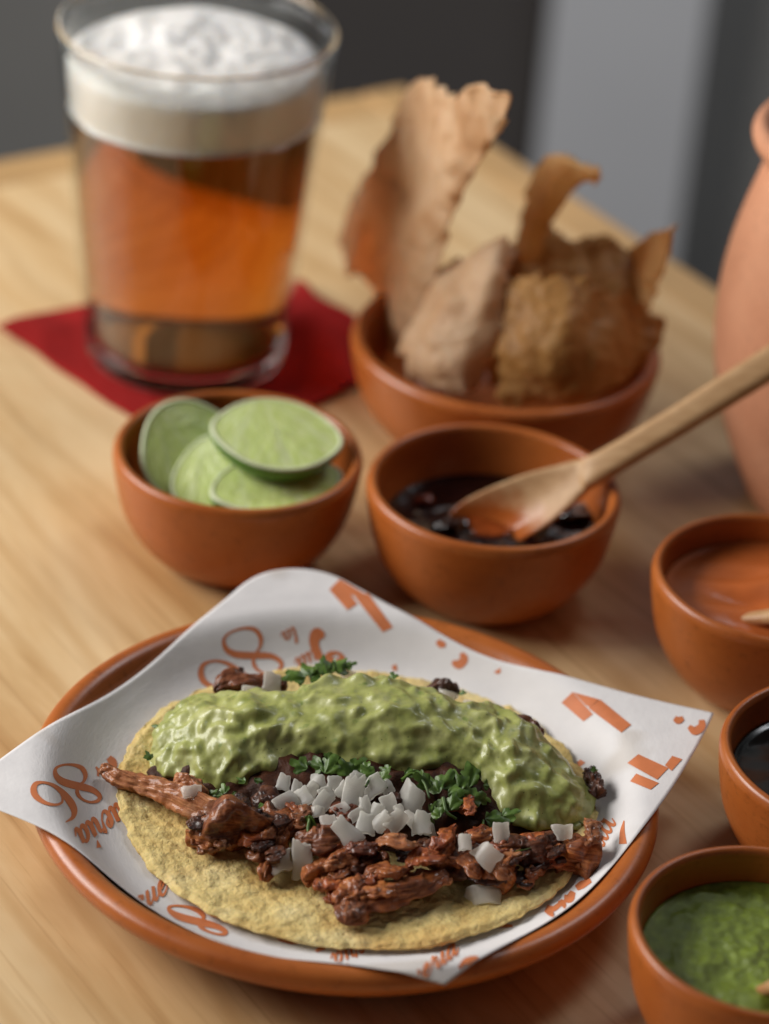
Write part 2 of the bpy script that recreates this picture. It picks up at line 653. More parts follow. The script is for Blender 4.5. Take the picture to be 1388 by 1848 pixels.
def paper_pts(pp, lift=.00022):
    """Points on the sheet for an array of photograph positions, and which of them land on it."""
    pp = np.asarray(pp, float)
    d = _f + ((pp[:, 0] - PW / 2) / FPX)[:, None] * CR - ((pp[:, 1] - PH / 2) / FPX)[:, None] * CU
    zs = np.linspace(.034, .007, 110)
    q = CAM + d[:, None] * ((zs[None] - CAM[2]) / d[:, 2:3])[..., None]
    below = (q[..., 2] < paper_z(q[..., 0], q[..., 1])) & on_sheet(q[..., 0], q[..., 1])
    hit = below.any(1)
    k = np.where(hit, below.argmax(1), len(zs) - 1)
    lo, hi = zs[k], zs[np.maximum(k - 1, 0)]
    for _ in range(12):
        md = (lo + hi) / 2
        w = CAM + d * ((md - CAM[2]) / d[:, 2])[:, None]
        b = w[:, 2] < paper_z(w[:, 0], w[:, 1])
        lo, hi = np.where(b, md, lo), np.where(b, hi, md)
    w = CAM + d * ((hi - CAM[2]) / d[:, 2])[:, None]
    w[:, 2] = paper_z(w[:, 0], w[:, 1]) + lift
    return w, hit & on_sheet(w[:, 0], w[:, 1])


def make_paper():
    N = 150
    L = .148
    rho = .024
    a, b = np.meshgrid(np.linspace(0, L, N), np.linspace(0, L, N), indexing='ij')      # distances from the corner T along T-L and T-R
    da, db = np.maximum(rho - a, 0), np.maximum(rho - b, 0)
    inside = (da > 0) & (db > 0)
    l = np.hypot(da, db) + 1e-12
    m = np.maximum(da, db)
    a = np.where(inside, rho - da / l * m, a) / L
    b = np.where(inside, rho - db / l * m, b) / L
    xy = (PC['T'] * ((1 - a) * (1 - b))[..., None] + PC['L'] * (a * (1 - b))[..., None]
          + PC['R'] * ((1 - a) * b)[..., None] + PC['B'] * (a * b)[..., None])
    xy = bow(xy, a, b)
    g = np.concatenate([xy, paper_z(xy[..., 0], xy[..., 1])[..., None]], -1)
    return sheet('sheet', g, .00012, PAPER, paper)


paper = empty('paper_liner', (0, 0, .006))
tag(paper, 'white printed paper sheet with orange lettering lining the plate', 'paper liner')
make_paper()


def stroke(name, pts, widths, n=40, closed=False):
    """A brush stroke printed on the paper: centreline in photograph coordinates, width varying."""
    c = crom(np.column_stack([np.asarray(pts, float), widths]), n, closed)
    xy, w = c[:, :2], np.maximum(c[:, 2], .4)
    t = np.roll(xy, -1, 0) - np.roll(xy, 1, 0) if closed else np.gradient(xy, axis=0)
    nn = np.stack([-t[:, 1], t[:, 0]], -1)
    nn /= np.linalg.norm(nn, axis=1)[:, None] + 1e-9
    v, ok = paper_pts(np.concatenate([(xy[:, None] + nn[:, None] * (w[:, None] * np.array([-.5, 0, .5]))[..., None]).reshape(-1, 2)]))
    f = []
    for k in range(len(xy) if closed else len(xy) - 1):
        m = (k + 1) % len(xy)
        for s in (0, 1):
            q = (k * 3 + s, k * 3 + s + 1, m * 3 + s + 1, m * 3 + s)
            if all(ok[i] for i in q):
                f.append(q)
    return list(v), f


_lift = [0.]


def printed(name, strokes):
    V, F = [], []
    for k, s in enumerate(strokes):
        v, f = stroke('', *s)
        o = len(V)
        V += [p + np.array([0, 0, .00002 * k]) for p in v]
        F += [tuple(i + o for i in q) for q in f]
    return mesh(name, V, F, INK, paper) if F else None


GLYPH = {
    'u': (.95, [([(0, .62), (.10, .98), (.10, .35), (.20, .03), (.38, .10), (.55, .5), (.60, .98)], (.07, .22, .24, .22, .12, .14, .22)),
                ([(.60, .98), (.58, .30), (.68, .02), (.84, .10), (.98, .40)], (.22, .24, .20, .12, .08))]),
    'e': (.72, [([(-.02, .36), (.28, .48), (.48, .76), (.34, 1.0), (.12, .74), (.08, .32), (.24, .02), (.48, .08), (.74, .42)],
                 (.08, .10, .16, .18, .24, .25, .20, .12, .08))]),
    'r': (.78, [([(0, .40), (.16, 1.12), (.24, .88), (.46, .92), (.44, .30), (.54, .02), (.68, .10), (.80, .40)],
                 (.08, .22, .12, .20, .24, .20, .12, .08))]),
    'i': (.52, [([(0, .40), (.16, .98), (.14, .30), (.24, .02), (.40, .10), (.54, .40)], (.08, .22, .24, .20, .12, .08))]),
    'I': (.52, [([(0, .40), (.16, .98), (.14, .30), (.24, .02), (.40, .10), (.54, .40)], (.08, .22, .24, .20, .12, .08)),
                ([(.20, 1.28), (.26, 1.46), (.33, 1.70)], (.06, .14, .26))]),
    'a': (.95, [([(.60, .76), (.42, 1.0), (.14, .74), (.06, .34), (.20, .02), (.42, .22), (.60, .76)], (.16, .16, .22, .24, .2, .12, .14)),
                ([(.64, .98), (.60, .30), (.70, .02), (.84, .10), (.98, .40)], (.22, .24, .20, .12, .08))]),
    'q': (.95, [([(.60, .76), (.42, 1.0), (.14, .74), (.06, .34), (.20, .02), (.42, .22), (.60, .76)], (.16, .16, .22, .24, .2, .12, .14)),
                ([(.64, .98), (.58, .10), (.52, -.75), (.62, -.9), (.80, -.2), (.96, .40)], (.22, .24, .2, .14, .1, .08))]),
    'l': (.52, [([(0, .40), (.34, 1.55), (.30, 1.86), (.18, 1.5), (.14, .30), (.24, .02), (.40, .10), (.54, .4)],
                 (.08, .12, .16, .22, .25, .20, .12, .08))]),
}


def word(text, org, ax, ay, name='printed_word', weight=1.):
    """A script word printed from photograph point org, with its own x and y axes in photograph pixels per x-height."""
    org, ax, ay = map(np.array, (org, ax, ay))
    k = (np.linalg.norm(ax) + np.linalg.norm(ay)) / 2
    st, x = [], 0
    for ch in text:
        adv, ss = GLYPH[ch]
        for pts, w in ss:
            q = [org + ax * (x + p[0] + .0 * p[1]) + ay * p[1] for p in pts]
            st.append((q, [k * i * weight for i in w], 26))
        x += adv
    return printed(name, st)


def C7(p, s=3.966, ox=0, oy=1300):
    return [(ox + a / s, oy + b / s) for a, b in p]


E8 = [(600, 440), (612, 395), (585, 345), (520, 322), (445, 325), (398, 352), (402, 400), (445, 440), (520, 465), (600, 483), (668, 505), (712, 545),
      (702, 578), (650, 590), (592, 570), (556, 530), (556, 490), (580, 458)]
W8 = [1.3 * k for k in [16, 26, 26, 16, 12, 18, 30, 40, 42, 40, 32, 26, 20, 14, 14, 22, 18, 14]]
E6 = [(432, 520), (448, 560), (440, 595), (390, 608), (320, 592), (258, 548), (240, 500), (258, 458), (310, 448), (380, 468), (448, 520), (505, 590), (532, 650), (520, 700), (470, 733)]
W6 = [1.3 * k for k in [10, 12, 14, 14, 22, 34, 36, 26, 14, 20, 32, 42, 36, 22, 5]]


def numerals(tf, s):
    printed('printed_numeral', [(tf(E8), [w / 3.966 * s for w in W8], 70, True)])
    printed('printed_numeral', [(tf(E6), [w / 3.966 * s for w in W6], 60)])


def affine(src, dst):
    """Map drawn numerals to another place on the sheet from three matching points."""
    A = np.array([[*p, 1] for p in src], float)
    X = np.linalg.solve(A, np.array(dst, float))
    return lambda pts: [tuple(np.array([*p, 1]) @ X) for p in pts]


numerals(C7, 1.)
word('uerIa', (213, 1449), (-20.5, 13.0), (13.5, 27), weight=1.25)
# a trace of the word above the numerals, half under the meat
printed('printed_mark', [([(196, 1368), (203, 1376), (208, 1386)], [10, 15, 9], 14), ([(173, 1385), (178, 1392), (177, 1402)], [3, 6, 4], 14)])
# top of the sheet: upside-down numerals, "la", the start of a name
t2 = affine([(500, 400), (640, 540), (340, 530)], [(437, 1163), (485, 1200), (394, 1220)])
numerals(t2, .95)
word('la', (530, 1160), (-16.5, -.5), (3.5, -14.5) if False else (-5, -16), 'printed_word') if False else None
word('la', (531, 1131), (-17, 9), (-4.5, 17) if False else (5, 15))
printed('printed_letter', [([(606, 1196), (592, 1190), (597, 1181), (611, 1180), (617, 1190), (606, 1200)], [10, 14, 10, 6, 12, 12], 40),
                           ([(585, 1150), (572, 1145), (567, 1163), (577, 1185), (590, 1205)], [10, 22, 17, 12, 10], 40)])
word('ua', (567, 1172), (-19, 10), (5, 19))
# hooks along the far edge
printed('printed_letter', [([(832, 1180), (838, 1190), (828, 1200), (816, 1196)], [9, 14, 17, 8], 24), ([(790, 1157), (796, 1164), (804, 1163)], [10, 13, 8], 14)])
printed('printed_letter', [([(897, 1210), (901, 1216)], [14, 7], 8)])
printed('printed_letter', [([(708, 1207), (716, 1205)], [8, 12], 8)])
printed('printed_letter', [([(1266, 1300), (1266, 1312), (1254, 1320), (1243, 1312)], [10, 14, 15, 8], 24), ([(1217, 1297), (1224, 1301), (1233, 1297)], [9, 13, 8], 14)])
printed('printed_letter', [([(1044, 1374), (1050, 1382)], [8, 16], 8)])


def bars(quads):
    for q in quads:
        c = np.array(q, float)
        n = 14
        v = []
        for i in range(n + 1):
            for j in range(n + 1):
                a, b = i / n, j / n
                v.append(c[0] * (1 - a) * (1 - b) + c[1] * a * (1 - b) + c[2] * a * b + c[3] * (1 - a) * b)
        v, ok = paper_pts(v)
        fs = [f for f in grid_faces(n + 1, n + 1) if all(ok[i] for i in f)]
        if fs:                                       # a bar that runs off the sheet stops at its edge
            seen, keep = set(fs[len(fs) // 2]), set()
            for _ in range(60):
                for k, f in enumerate(fs):
                    if k not in keep and seen & set(f):
                        keep.add(k)
                        seen |= set(f)
            mesh('printed_bar', v, [fs[k] for k in keep], INK, paper)


bars([[(594, 1065), (613, 1046), (645, 1091), (627, 1102)], [(614, 1046), (664, 1076), (650, 1082), (632, 1073)],
      [(641, 1079), (664, 1071), (709, 1133), (691, 1142)]])
bars([[(1013, 1269), (1033, 1250), (1070, 1290), (1053, 1303)], [(1034, 1250), (1081, 1263), (1064, 1277), (1056, 1273)],
      [(1062, 1279), (1083, 1263), (1139, 1309), (1121, 1323)]])
bars([[(1132, 1378), (1152, 1362), (1206, 1387), (1186, 1408)], [(1137, 1411), (1148, 1397), (1189, 1414), (1174, 1426)],
      [(1200, 1382), (1213, 1365), (1231, 1371), (1212, 1392)]])
# front of the sheet
word('que', (246, 1652), (22, -16), (-4, -27))
t3 = affine([(500, 400), (640, 540), (340, 530)], [(336, 1650), (386, 1678), (304, 1668)])
printed('printed_numeral', [(t3(E8), [w / 3.966 * 1.0 for w in W8], 70, True)])
printed('printed_numeral', [([(362, 1626), (376, 1642), (400, 1652), (432, 1650)], [12, 17, 15, 6], 30)])
printed('printed_numeral', [([(500, 1672), (505, 1690), (530, 1700), (552, 1696)], [12, 14, 11, 6], 30), ([(560, 1690), (580, 1698), (584, 1708), (570, 1718)], [14, 18, 14, 4], 24)])
word('erIa', (655, 1699), (-20, 8.5), (5, 19))
word('querIa', (725, 1797), (21, -15.5), (-2, -23))
printed('printed_mark', [([(828, 1748), (842, 1734), (862, 1728), (846, 1744), (836, 1758)], [6, 10, 3, 8, 5], 30)])
word('rIa', (1083, 1540), (13, -25), (-21, -12))
printed('printed_mark', [([(1126, 1482), (1123, 1502), (1124, 1524)], [2, 9, 14], 20)])
printed('printed_letter', [([(985, 1640), (1000, 1646), (1014, 1634), (1010, 1626)], [14, 20, 16, 8], 24), ([(1018, 1622), (1028, 1622), (1034, 1610)], [12, 16, 10], 18),
                           ([(1040, 1604), (1050, 1598), (1066, 1590)], [10, 14, 8], 18)])
printed('printed_mark', [([(860, 1676), (890, 1672), (925, 1672)], [6, 9, 4], 24)])

# ------------------------------------------------------------------ taco
rnd = random.Random(11)
taco = empty('taco', (.003, 0, .008))
tag(taco, 'open corn tortilla taco heaped with meat, onion, cilantro and green guacamole', 'taco')
TC = np.array([.0036, -.0082])
TZ = .0023


def PT(x, y, z):
    return P(x, y, z + TZ)


TR = .0662


def tort_z(x, y):
    r = np.hypot(x - TC[0], y - TC[1])
    a = np.arctan2(y - TC[1], x - TC[0])
    z = liner_z(x - PX, y - PY, .002)
    return z + .0008 + .0005 * noise(np.stack([x * 40, y * 40, 0 * x], -1)) + .0011 * (r / TR) ** 4 * (.6 + noise(np.stack([np.cos(a) * 2.6, np.sin(a) * 2.6, 0 * a + 9], -1)))


def make_tortilla():
    nr, na = 110, 420
    a = np.linspace(0, 2 * np.pi, na, endpoint=False)
    rim = TR * (1 + .018 * noise(np.stack([np.cos(a) * 1.6, np.sin(a) * 1.6, 0 * a], -1))
                + .014 * noise(np.stack([np.cos(a) * 9, np.sin(a) * 9, 0 * a + 2], -1))
                + .010 * noise(np.stack([np.cos(a) * 26, np.sin(a) * 26, 0 * a + 4], -1)))
    rim = rim * (1 - .042 * np.sin(a) ** 2)
    s = np.linspace(0.02, 1, nr) ** .8
    th = .0018
    rings = []
    for k in s:                                       # top
        x, y = TC[0] + rim * k * np.cos(a), TC[1] + rim * k * np.sin(a)
        z = tort_z(x, y)
        d = (.00042 * noise(np.stack([x * 190, y * 190, 0 * x + 3], -1)) + .00048 * noise(np.stack([x * 430, y * 430, 0 * x + 8], -1)) + .00022 * noise(np.stack([x * 950, y * 950, 0 * x + 8], -1))
             + .0009 * noise(np.stack([x * 48, y * 48, 0 * x + 1], -1)))
        edge = 1 - sstep(.972, 1.0, k) * .55
        rings.append(np.stack([x, y, z + th * edge + d], -1))
    for k in (1.004, 1.0, .97, .8, .4, .02):          # rounded edge and underside
        x, y = TC[0] + rim * k * np.cos(a), TC[1] + rim * k * np.sin(a)
        z = tort_z(x, y)
        rings.append(np.stack([x, y, z + (th * .3 if k > 1.001 else 0)], -1))
    g = np.array(rings)
    f = [tuple(reversed(q)) for q in grid_faces(len(g), na, wv=True)]
    f.append(tuple(range(na)))
    return mesh('tortilla', g.reshape(-1, 3), f, TORTILLA, taco)


make_tortilla()


def chunk(name, path, wid, thk, mat, seed=0, n=64, m=44, sq=.62, rough=.10, fib=.05, twist=0., up=(0, 0, 1), parent=None, lump=.25):
    """A torn strip or lump of meat swept along a path (world points); wid and thk are full sizes along it."""
    c = crom(path, n)
    k = len(wid)
    W = crom(np.column_stack([wid, thk]), n)
    t = np.gradient(c, axis=0)
    t /= np.linalg.norm(t, axis=1)[:, None]
    u = np.array(up, float)
    side = np.cross(t, u)
    side /= np.linalg.norm(side, axis=1)[:, None]
    nrm = np.cross(side, t)
    s = np.linspace(0, 1, n)
    r_ = np.random.RandomState(int(seed * 13) + 5)
    a = np.linspace(0, 2 * np.pi, m, endpoint=False)
    # torn ends: each side of the strip stops at its own place
    rag = .10 + .05 * noise(np.stack([np.cos(a) * 1.5, np.sin(a) * 1.5, 0 * a + seed], -1))
    end = np.clip(np.minimum(s[:, None] / rag[None], (1 - s)[:, None] / np.roll(rag, 7)[None]), 0, 1)
    end = np.sqrt(1 - (1 - end) ** 2) * .97 + .03
    # cut faces: the cross-section is a soft polygon whose sides wander along the piece
    K = 4
    phi = np.linspace(0, 2 * np.pi, K, endpoint=False) + r_.uniform(-.5, .5, K) + r_.uniform(0, 6)
    acc = 0
    for k_ in range(K):
        ph = phi[k_] + twist * (s - .5) + .9 * noise(np.stack([s * 2.6, 0 * s + k_ * 3.7, 0 * s + seed], -1))
        dk = .76 + .36 * noise(np.stack([s * 3.4, 0 * s + k_ * 5.1 + 9, 0 * s + seed * 2], -1))
        acc = acc + np.exp(-16.0 * dk[:, None] / np.maximum(np.cos(a[None] - ph[:, None]), .12))
    rr = np.clip(-np.log(acc + 1e-14) / 16.0, .38, 1.35)
    X, Y = np.cos(a)[None] * rr, np.sin(a)[None] * rr
    base = (side[:, None] * (X * (W[:, 0] / 2)[:, None] * end)[..., None] + nrm[:, None] * (Y * (W[:, 1] / 2)[:, None] * end)[..., None])
    size = np.mean(W)
    q = c[:, None] + base
    lf = noise(q / (size * .60) + seed * 3.1)
    al = np.stack([np.repeat((s * np.linalg.norm(c[-1] - c[0]) / size * .9)[:, None], m, 1), X * 1.7, Y * 1.7], -1) + seed * 7.7
    al = al + .18 * noise(q / .004 + seed)[..., None]
    fb = np.abs(noise(al))
    fb2 = np.abs(noise(al * 2.4 + 4))
    hf = noise(q / .0017 + seed)
    h2 = np.abs(noise(q / .0030 + seed + 3))
    rad = base / (np.linalg.norm(base, axis=-1, keepdims=True) + 1e-9)
    dsp = (size * (lump * .60 * lf + fib * 1.5 * (np.minimum(fb * 3.2, 1) - .7) + fib * .5 * (np.minimum(fb2 * 2.6, 1) - .6))
           + .00016 * hf + .00018 * (np.minimum(h2 * 3, 1) - .7))
    q = q + rad * (dsp * np.minimum(end * 1.4, 1))[..., None]
    v = np.concatenate([q.reshape(-1, 3), c[:1], c[-1:]])
    f = grid_faces(n, m, wv=True)
    N = n * m
    for j in range(m):
        f.append((j, (j + 1) % m, N)[::-1] if False else (N, (j + 1) % m, j)[::-1])
        f.append((N + 1, (n - 1) * m + j, (n - 1) * m + (j + 1) % m)[::-1])
    o = mesh(name, v, f, mat, parent or taco)
    L = np.linalg.norm(np.diff(c, axis=0), axis=1).sum()
    per = np.pi * size
    uv = np.zeros((len(v), 2))
    uv[:N, 0] = np.repeat(s * L, m) + seed
    uv[:N, 1] = np.tile(np.abs(np.linspace(-1, 1, m)) * per, n) + seed * 3
    uv[N:] = uv[0]
    lay = o.data.uv_layers.new(name='fibre')
    idx = np.zeros(len(o.data.loops), int)
    o.data.loops.foreach_get('vertex_index', idx)
    lay.data.foreach_set('uv', uv[idx].ravel())
    return o


def px(*pts):
    return [PT(*p) for p in pts]


# dark mass of filling under the sauce: a long mound
def make_filling():
    n, m = 130, 50
    ax = crom(px((265, 1395, .010), (400, 1400, .010), (560, 1420, .010), (720, 1430, .010), (880, 1450, .010), (1045, 1495, .010)), n)
    hw = np.interp(np.linspace(0, 1, n), [0, .15, .4, .6, .85, 1], [.006, .018, .025, .027, .020, .006])
    hh = np.interp(np.linspace(0, 1, n), [0, .12, .4, .7, .9, 1], [.001, .008, .013, .013, .008, .001])
    t = np.gradient(ax, axis=0)
    t /= np.linalg.norm(t, axis=1)[:, None]
    sd = np.stack([-t[:, 1], t[:, 0], 0 * t[:, 0]], -1)
    a = np.linspace(-1, 1, m)
    g = ax[:, None] + sd[:, None] * (a[None] * hw[:, None])[..., None]
    g[..., 2] = .0121 + hh[:, None] * (1 - np.abs(a[None]) ** 2.2)
    g += grid_normals(g) * (.0022 * noise(g * 140) + .0012 * noise(g * 330))[..., None]
    f = grid_faces(n, m)
    return mesh('filling', g.reshape(-1, 3), f, FILLING, taco)


make_filling()

# front meat, piece by piece (photograph position, height)
M = 'meat_piece'
chunk(M, px((180, 1386, .0145), (235, 1410, .0140), (310, 1432, .0145), (390, 1468, .0150), (470, 1496, .0150)), (.0045, .0062, .0082, .0085, .007), (.005, .006, .0085, .0085, .007), MEAT_PALE, 1, n=90, fib=.06, lump=.16)
chunk(M, px((316, 1408, .0160), (345, 1412, .0175), (372, 1440, .0165)), (.004, .006, .004), (.003, .005, .003), MEAT_PALE, 21, n=40, fib=.10)
chunk(M, px((358, 1500, .0150), (400, 1492, .0160), (450, 1490, .0165), (505, 1496, .0160)), (.009, .0155, .0150, .010), (.008, .0140, .0125, .008), MEAT, 2.4, n=90, m=64, sq=.5, fib=.030, lump=.34, twist=.9)
chunk(M, px((335, 1508, .0125), (365, 1515, .0130), (395, 1522, .0135)), (.003, .007, .007), (.004, .006, .006), MEAT, 3, n=40)
chunk(M, px((524, 1470, .0190), (505, 1510, .0160), (490, 1550, .0130), (474, 1590, .0115)), (.006, .0055, .005, .0045), (.004, .005, .0045, .003), MEAT, 4, n=60, fib=.10)
chunk(M, px((470, 1470, .0160), (500, 1475, .0170), (545, 1500, .0160)), (.007, .009, .006), (.006, .007, .006), MEAT, 5, n=50)
chunk(M, px((545, 1590, .0125), (585, 1572, .0135), (630, 1552, .0150), (665, 1545, .0150)), (.005, .0065, .0075, .005), (.0045, .006, .007, .005), MEAT, 6, n=60, fib=.09, lump=.4)
chunk(M, px((588, 1606, .0115), (600, 1575, .0130), (625, 1540, .0150)), (.005, .0065, .006), (.0045, .006, .005), MEAT, 7, n=50, fib=.09, lump=.4)
chunk(M, px((618, 1580, .0125), (660, 1566, .0145), (700, 1545, .0160)), (.006, .0065, .005), (.0045, .0055, .005), MEAT, 8, n=50, fib=.08, lump=.35)
chunk(M, px((622, 1668, .0118), (645, 1630, .0125), (700, 1612, .0135), (760, 1598, .0140), (806, 1572, .0150)), (.0065, .0105, .0095, .0090, .004), (.004, .0055, .0055, .005, .003), MEAT, 9, n=90, fib=.06, lump=.24)
chunk(M, px((605, 1640, .0120), (640, 1612, .0140), (665, 1592, .0145)), (.004, .007, .005), (.004, .005, .004), MEAT, 10, n=50, fib=.10)
chunk(M, px((812, 1588, .0120), (835, 1545, .0150), (850, 1510, .0170)), (.007, .009, .007), (.006, .008, .006), MEAT_DARK, 15, n=50)
chunk(M, px((868, 1545, .0160), (898, 1570, .0145), (930, 1595, .0125)), (.008, .0105, .007), (.008, .010, .007), MEAT, 16, n=60, sq=.5, lump=.3)
chunk(M, px((920, 1540, .0145), (965, 1535, .0155), (1010, 1525, .0150)), (.009, .011, .009), (.007, .009, .008), MEAT_DARK, 17, n=70, fib=.09, lump=.35)
chunk(M, px((1012, 1535, .0140), (1045, 1545, .0140), (1084, 1552, .0135)), (.010, .0130, .0115), (.008, .0110, .0100), MEAT, 18, n=60, sq=.4, fib=.015, lump=.14)
chunk(M, px((1060, 1392, .0170), (1072, 1415, .0165), (1076, 1440, .0150)), (.004, .006, .004), (.004, .006, .004), MEAT_DARK, 19, n=50, fib=.12, lump=.5)
chunk(M, px((385, 1248, .0190), (420, 1232, .0205), (470, 1236, .0205), (520, 1240, .0200)), (.004, .008, .006, .004), (.005, .007, .006, .004), MEAT, 20, n=60, fib=.08)
chunk(M, px((436, 1205, .0215), (432, 1225, .0200), (425, 1245, .018)), (.0014, .005, .008), (.002, .005, .006), MEAT_DARK, 22, n=50, lump=.3)
chunk(M, px((770, 1246, .0210), (800, 1240, .0225), (830, 1252, .0210)), (.003, .006, .004), (.003, .005, .004), MEAT_DARK, 23, n=40)
chunk(M, px((925, 1302, .0215), (950, 1308, .0215), (980, 1330, .0200)), (.003, .004, .003), (.003, .004, .003), MEAT_DARK, 24, n=40)
chunk(M, px((540, 1520, .0160), (580, 1525, .0170), (625, 1515, .0175)), (.006, .008, .006), (.005, .007, .006), MEAT, 26, n=50, fib=.09)
chunk(M, px((780, 1570, .0140), (800, 1540, .0165), (826, 1522, .0175)), (.006, .0075, .005), (.006, .0075, .005), MEAT, 27, n=50, fib=.06)
chunk(M, px((455, 1455, .0150), (480, 1448, .0160), (520, 1452, .0160)), (.005, .007, .005), (.005, .006, .005), MEAT_DARK, 28, n=40)


# flat torn flakes lying over the heap
for k, (x, y, z, ln, an, w_) in enumerate(((455, 1512, .0165, 60, -.3, .0070), (560, 1505, .0170, 66, -.5, .0050), (600, 1560, .0155, 70, -.45, .0046), (655, 1530, .0190, 80, -.2, .0065),
                                           (700, 1572, .0170, 90, -.15, .0062), (720, 1520, .0205, 84, .1, .0060), (770, 1548, .0185, 80, -.35, .0060), (690, 1606, .0150, 110, -.3, .0075), (640, 1640, .0132, 66, -.9, .0064),
                                           (800, 1515, .0200, 70, -.9, .0055), (850, 1560, .0165, 60, .9, .0055), (900, 1562, .0165, 72, .8, .0070), (965, 1520, .0175, 84, .15, .0070), (1035, 1530, .0160, 60, .2, .0075))):
    dx, dy = math.cos(an) * ln / 2, math.sin(an) * ln / 2
    chunk(M, px((x - dx, y - dy, z - .0018), (x - dx * .35, y - dy * .35 - 5, z + .0002), (x + dx * .3, y + dy * .3 + 3, z + .0004), (x + dx, y + dy, z - .0016)), (w_ * .4, w_, w_ * .9, w_ * .3),
          (.0012, .0026, .0024, .001), (MEAT_RED, MEAT, MEAT_PALE)[k % 3], 500 + k * 2.3, n=60, m=40, fib=.07, lump=.35, twist=rnd.uniform(-1, 1))
# torn shreds heaped between the big pieces
_fx = [330, 370, 480, 560, 610, 660, 760, 850, 940, 1000, 1085]
_fy = [1480, 1535, 1570, 1588, 1635, 1645, 1606, 1590, 1592, 1560, 1560]
for k in range(62):
    x = rnd.uniform(345, 1075)
    yb = float(np.interp(x, _fx, _fy))
    yt = float(np.interp(x, [340, 500, 850, 900, 1075], [1440, 1430, 1440, 1500, 1505]))
    t_ = rnd.random() ** .8
    y = yt + (yb - yt) * t_
    z = .0112 + .0085 * (1 - t_) ** .7 + rnd.uniform(-.0005, .0012)
    an = rnd.uniform(-.9, .5) if rnd.random() < .75 else rnd.uniform(0, 3.1)
    ln = rnd.uniform(32, 78)
    dx, dy = math.cos(an) * ln / 2, math.sin(an) * ln / 2 * .6
    bx, by = rnd.uniform(-9, 9), rnd.uniform(-9, 9)
    dz = rnd.uniform(-.0016, .0016)
    w_ = rnd.uniform(.0026, .0058)
    mt = rnd.choice((MEAT, MEAT_RED, MEAT_DARK, MEAT_DARK, MEAT_PALE, MEAT_RED))
    chunk(M, px((x - dx, y - dy, z - dz), (x - dx * .3 + bx, y - dy * .3 + by, z + .0006), (x + dx * .4 - bx * .5, y + dy * .4 - by * .5, z + .0008), (x + dx, y + dy, z + dz)),
          (w_ * .45, w_, w_ * rnd.uniform(.7, 1.1), w_ * .35), (w_ * .3, w_ * .5, w_ * .45, w_ * .25), mt, 200 + k * 1.37, n=36, m=24, fib=.10, lump=.5, twist=rnd.uniform(-1.5, 1.5))


# guacamole
GB = [(268, 1372, .0125), (285, 1392, .0128), (330, 1408, .0135), (380, 1425, .0140), (420, 1428, .0142), (455, 1418, .0150), (500, 1398, .0175), (560, 1384, .0195), (640, 1388, .0205),
      (720, 1394, .0205), (800, 1400, .0195), (850, 1416, .0180), (880, 1448, .0160), (920, 1486, .0140), (975, 1495, .0138), (1030, 1492, .0132), (1066, 1478, .0130)]
GT = [(276, 1348, .0135), (295, 1304, .0165), (322, 1272, .0195), (362, 1257, .0215), (430, 1255, .0235), (500, 1252, .0245), (560, 1244, .0255), (620, 1234, .0270), (680, 1228, .0275),
      (730, 1232, .0275), (780, 1252, .0265), (830, 1272, .0258), (890, 1274, .0258), (935, 1298, .0245), (985, 1338, .0215), (1040, 1398, .0185), (1076, 1442, .0145)]


def make_guac():
    n, m = 420, 150
    B = crom([PT(*p) for p in GB], n)
    T = crom([PT(*p) for p in GT], n)
    s = np.linspace(0, 1, n)
    t = np.linspace(-.22, 1.15, m)
    tc = np.clip(t, 0, 1)
    g = B[:, None] * (1 - tc)[None, :, None] + T[:, None] * tc[None, :, None]
    d = T - B
    d[:, 2] = 0
    wid = np.linalg.norm(d, axis=1)
    d /= wid[:, None] + 1e-9
    bul = np.clip(wid * .26, .001, .0085) * np.clip(np.minimum(s, 1 - s) / .06, 0, 1) ** .5
    bul = np.convolve(np.pad(bul, 45, mode='edge'), np.ones(91) / 91, 'valid') * np.clip(np.minimum(s, 1 - s) / .05, 0, 1) ** .5
    arch = np.sin(np.pi * tc) ** .75
    g[..., 2] += bul[:, None] * arch[None]
    g -= d[:, None] * (bul[:, None] * .42 * np.sin(np.pi * tc)[None] ** .8 * (1 - tc)[None])[..., None]
    lo = np.maximum(-t, 0)
    hi = np.maximum(t - 1, 0)
    g += d[:, None] * ((lo * .020)[None, :, None] + (-hi * .010)[None, :, None])
    g[..., 2] -= (lo * .018 + hi * .03)[None]
    # lumps
    nm = grid_normals(g)
    nm = np.where(nm[..., 2:3] < -.2, -nm, nm)
    am = np.clip(np.minimum(s, 1 - s) / .03, .15, 1)[:, None]
    q = g.copy()
    warp = np.stack([noise(q * 70 + 3), noise(q * 70 + 13), noise(q * 70 + 23)], -1) * .0025
    lump = noise((q + warp) * 95)
    l2 = noise((q + warp) * 210 + 5)
    l3 = noise((q + warp * .5) * 400 + 8)
    cell = np.maximum(noise((q + warp) * 165 + 40), 0) ** 1.3 + .8 * np.maximum(noise((q + warp) * 260 + 61), 0) ** 1.3
    h = .0014 * lump + .0026 * cell + .0007 * l2 + .0004 * np.maximum(l3, -.1) + .0001 * noise(q * 900 + 2)
    h += .0006 * noise(q * 48 + 31)
    for _ in range(6):                               # soften, as mashed avocado settles
        h = (h + np.roll(h, 1, 0) + np.roll(h, -1, 0) + np.roll(h, 1, 1) + np.roll(h, -1, 1)) / 5
    h = h + .00010 * noise(q * 560 + 2) + .00004 * noise(q * 1300 + 7)
    g = g + nm * (h * am)[..., None]
    f = grid_faces(n, m)
    f.append(tuple(range(m)))
    f.append(tuple((n - 1) * m + k for k in range(m))[::-1])
    return mesh('guacamole', g.reshape(-1, 3), f, GUAC, taco)


make_guac()


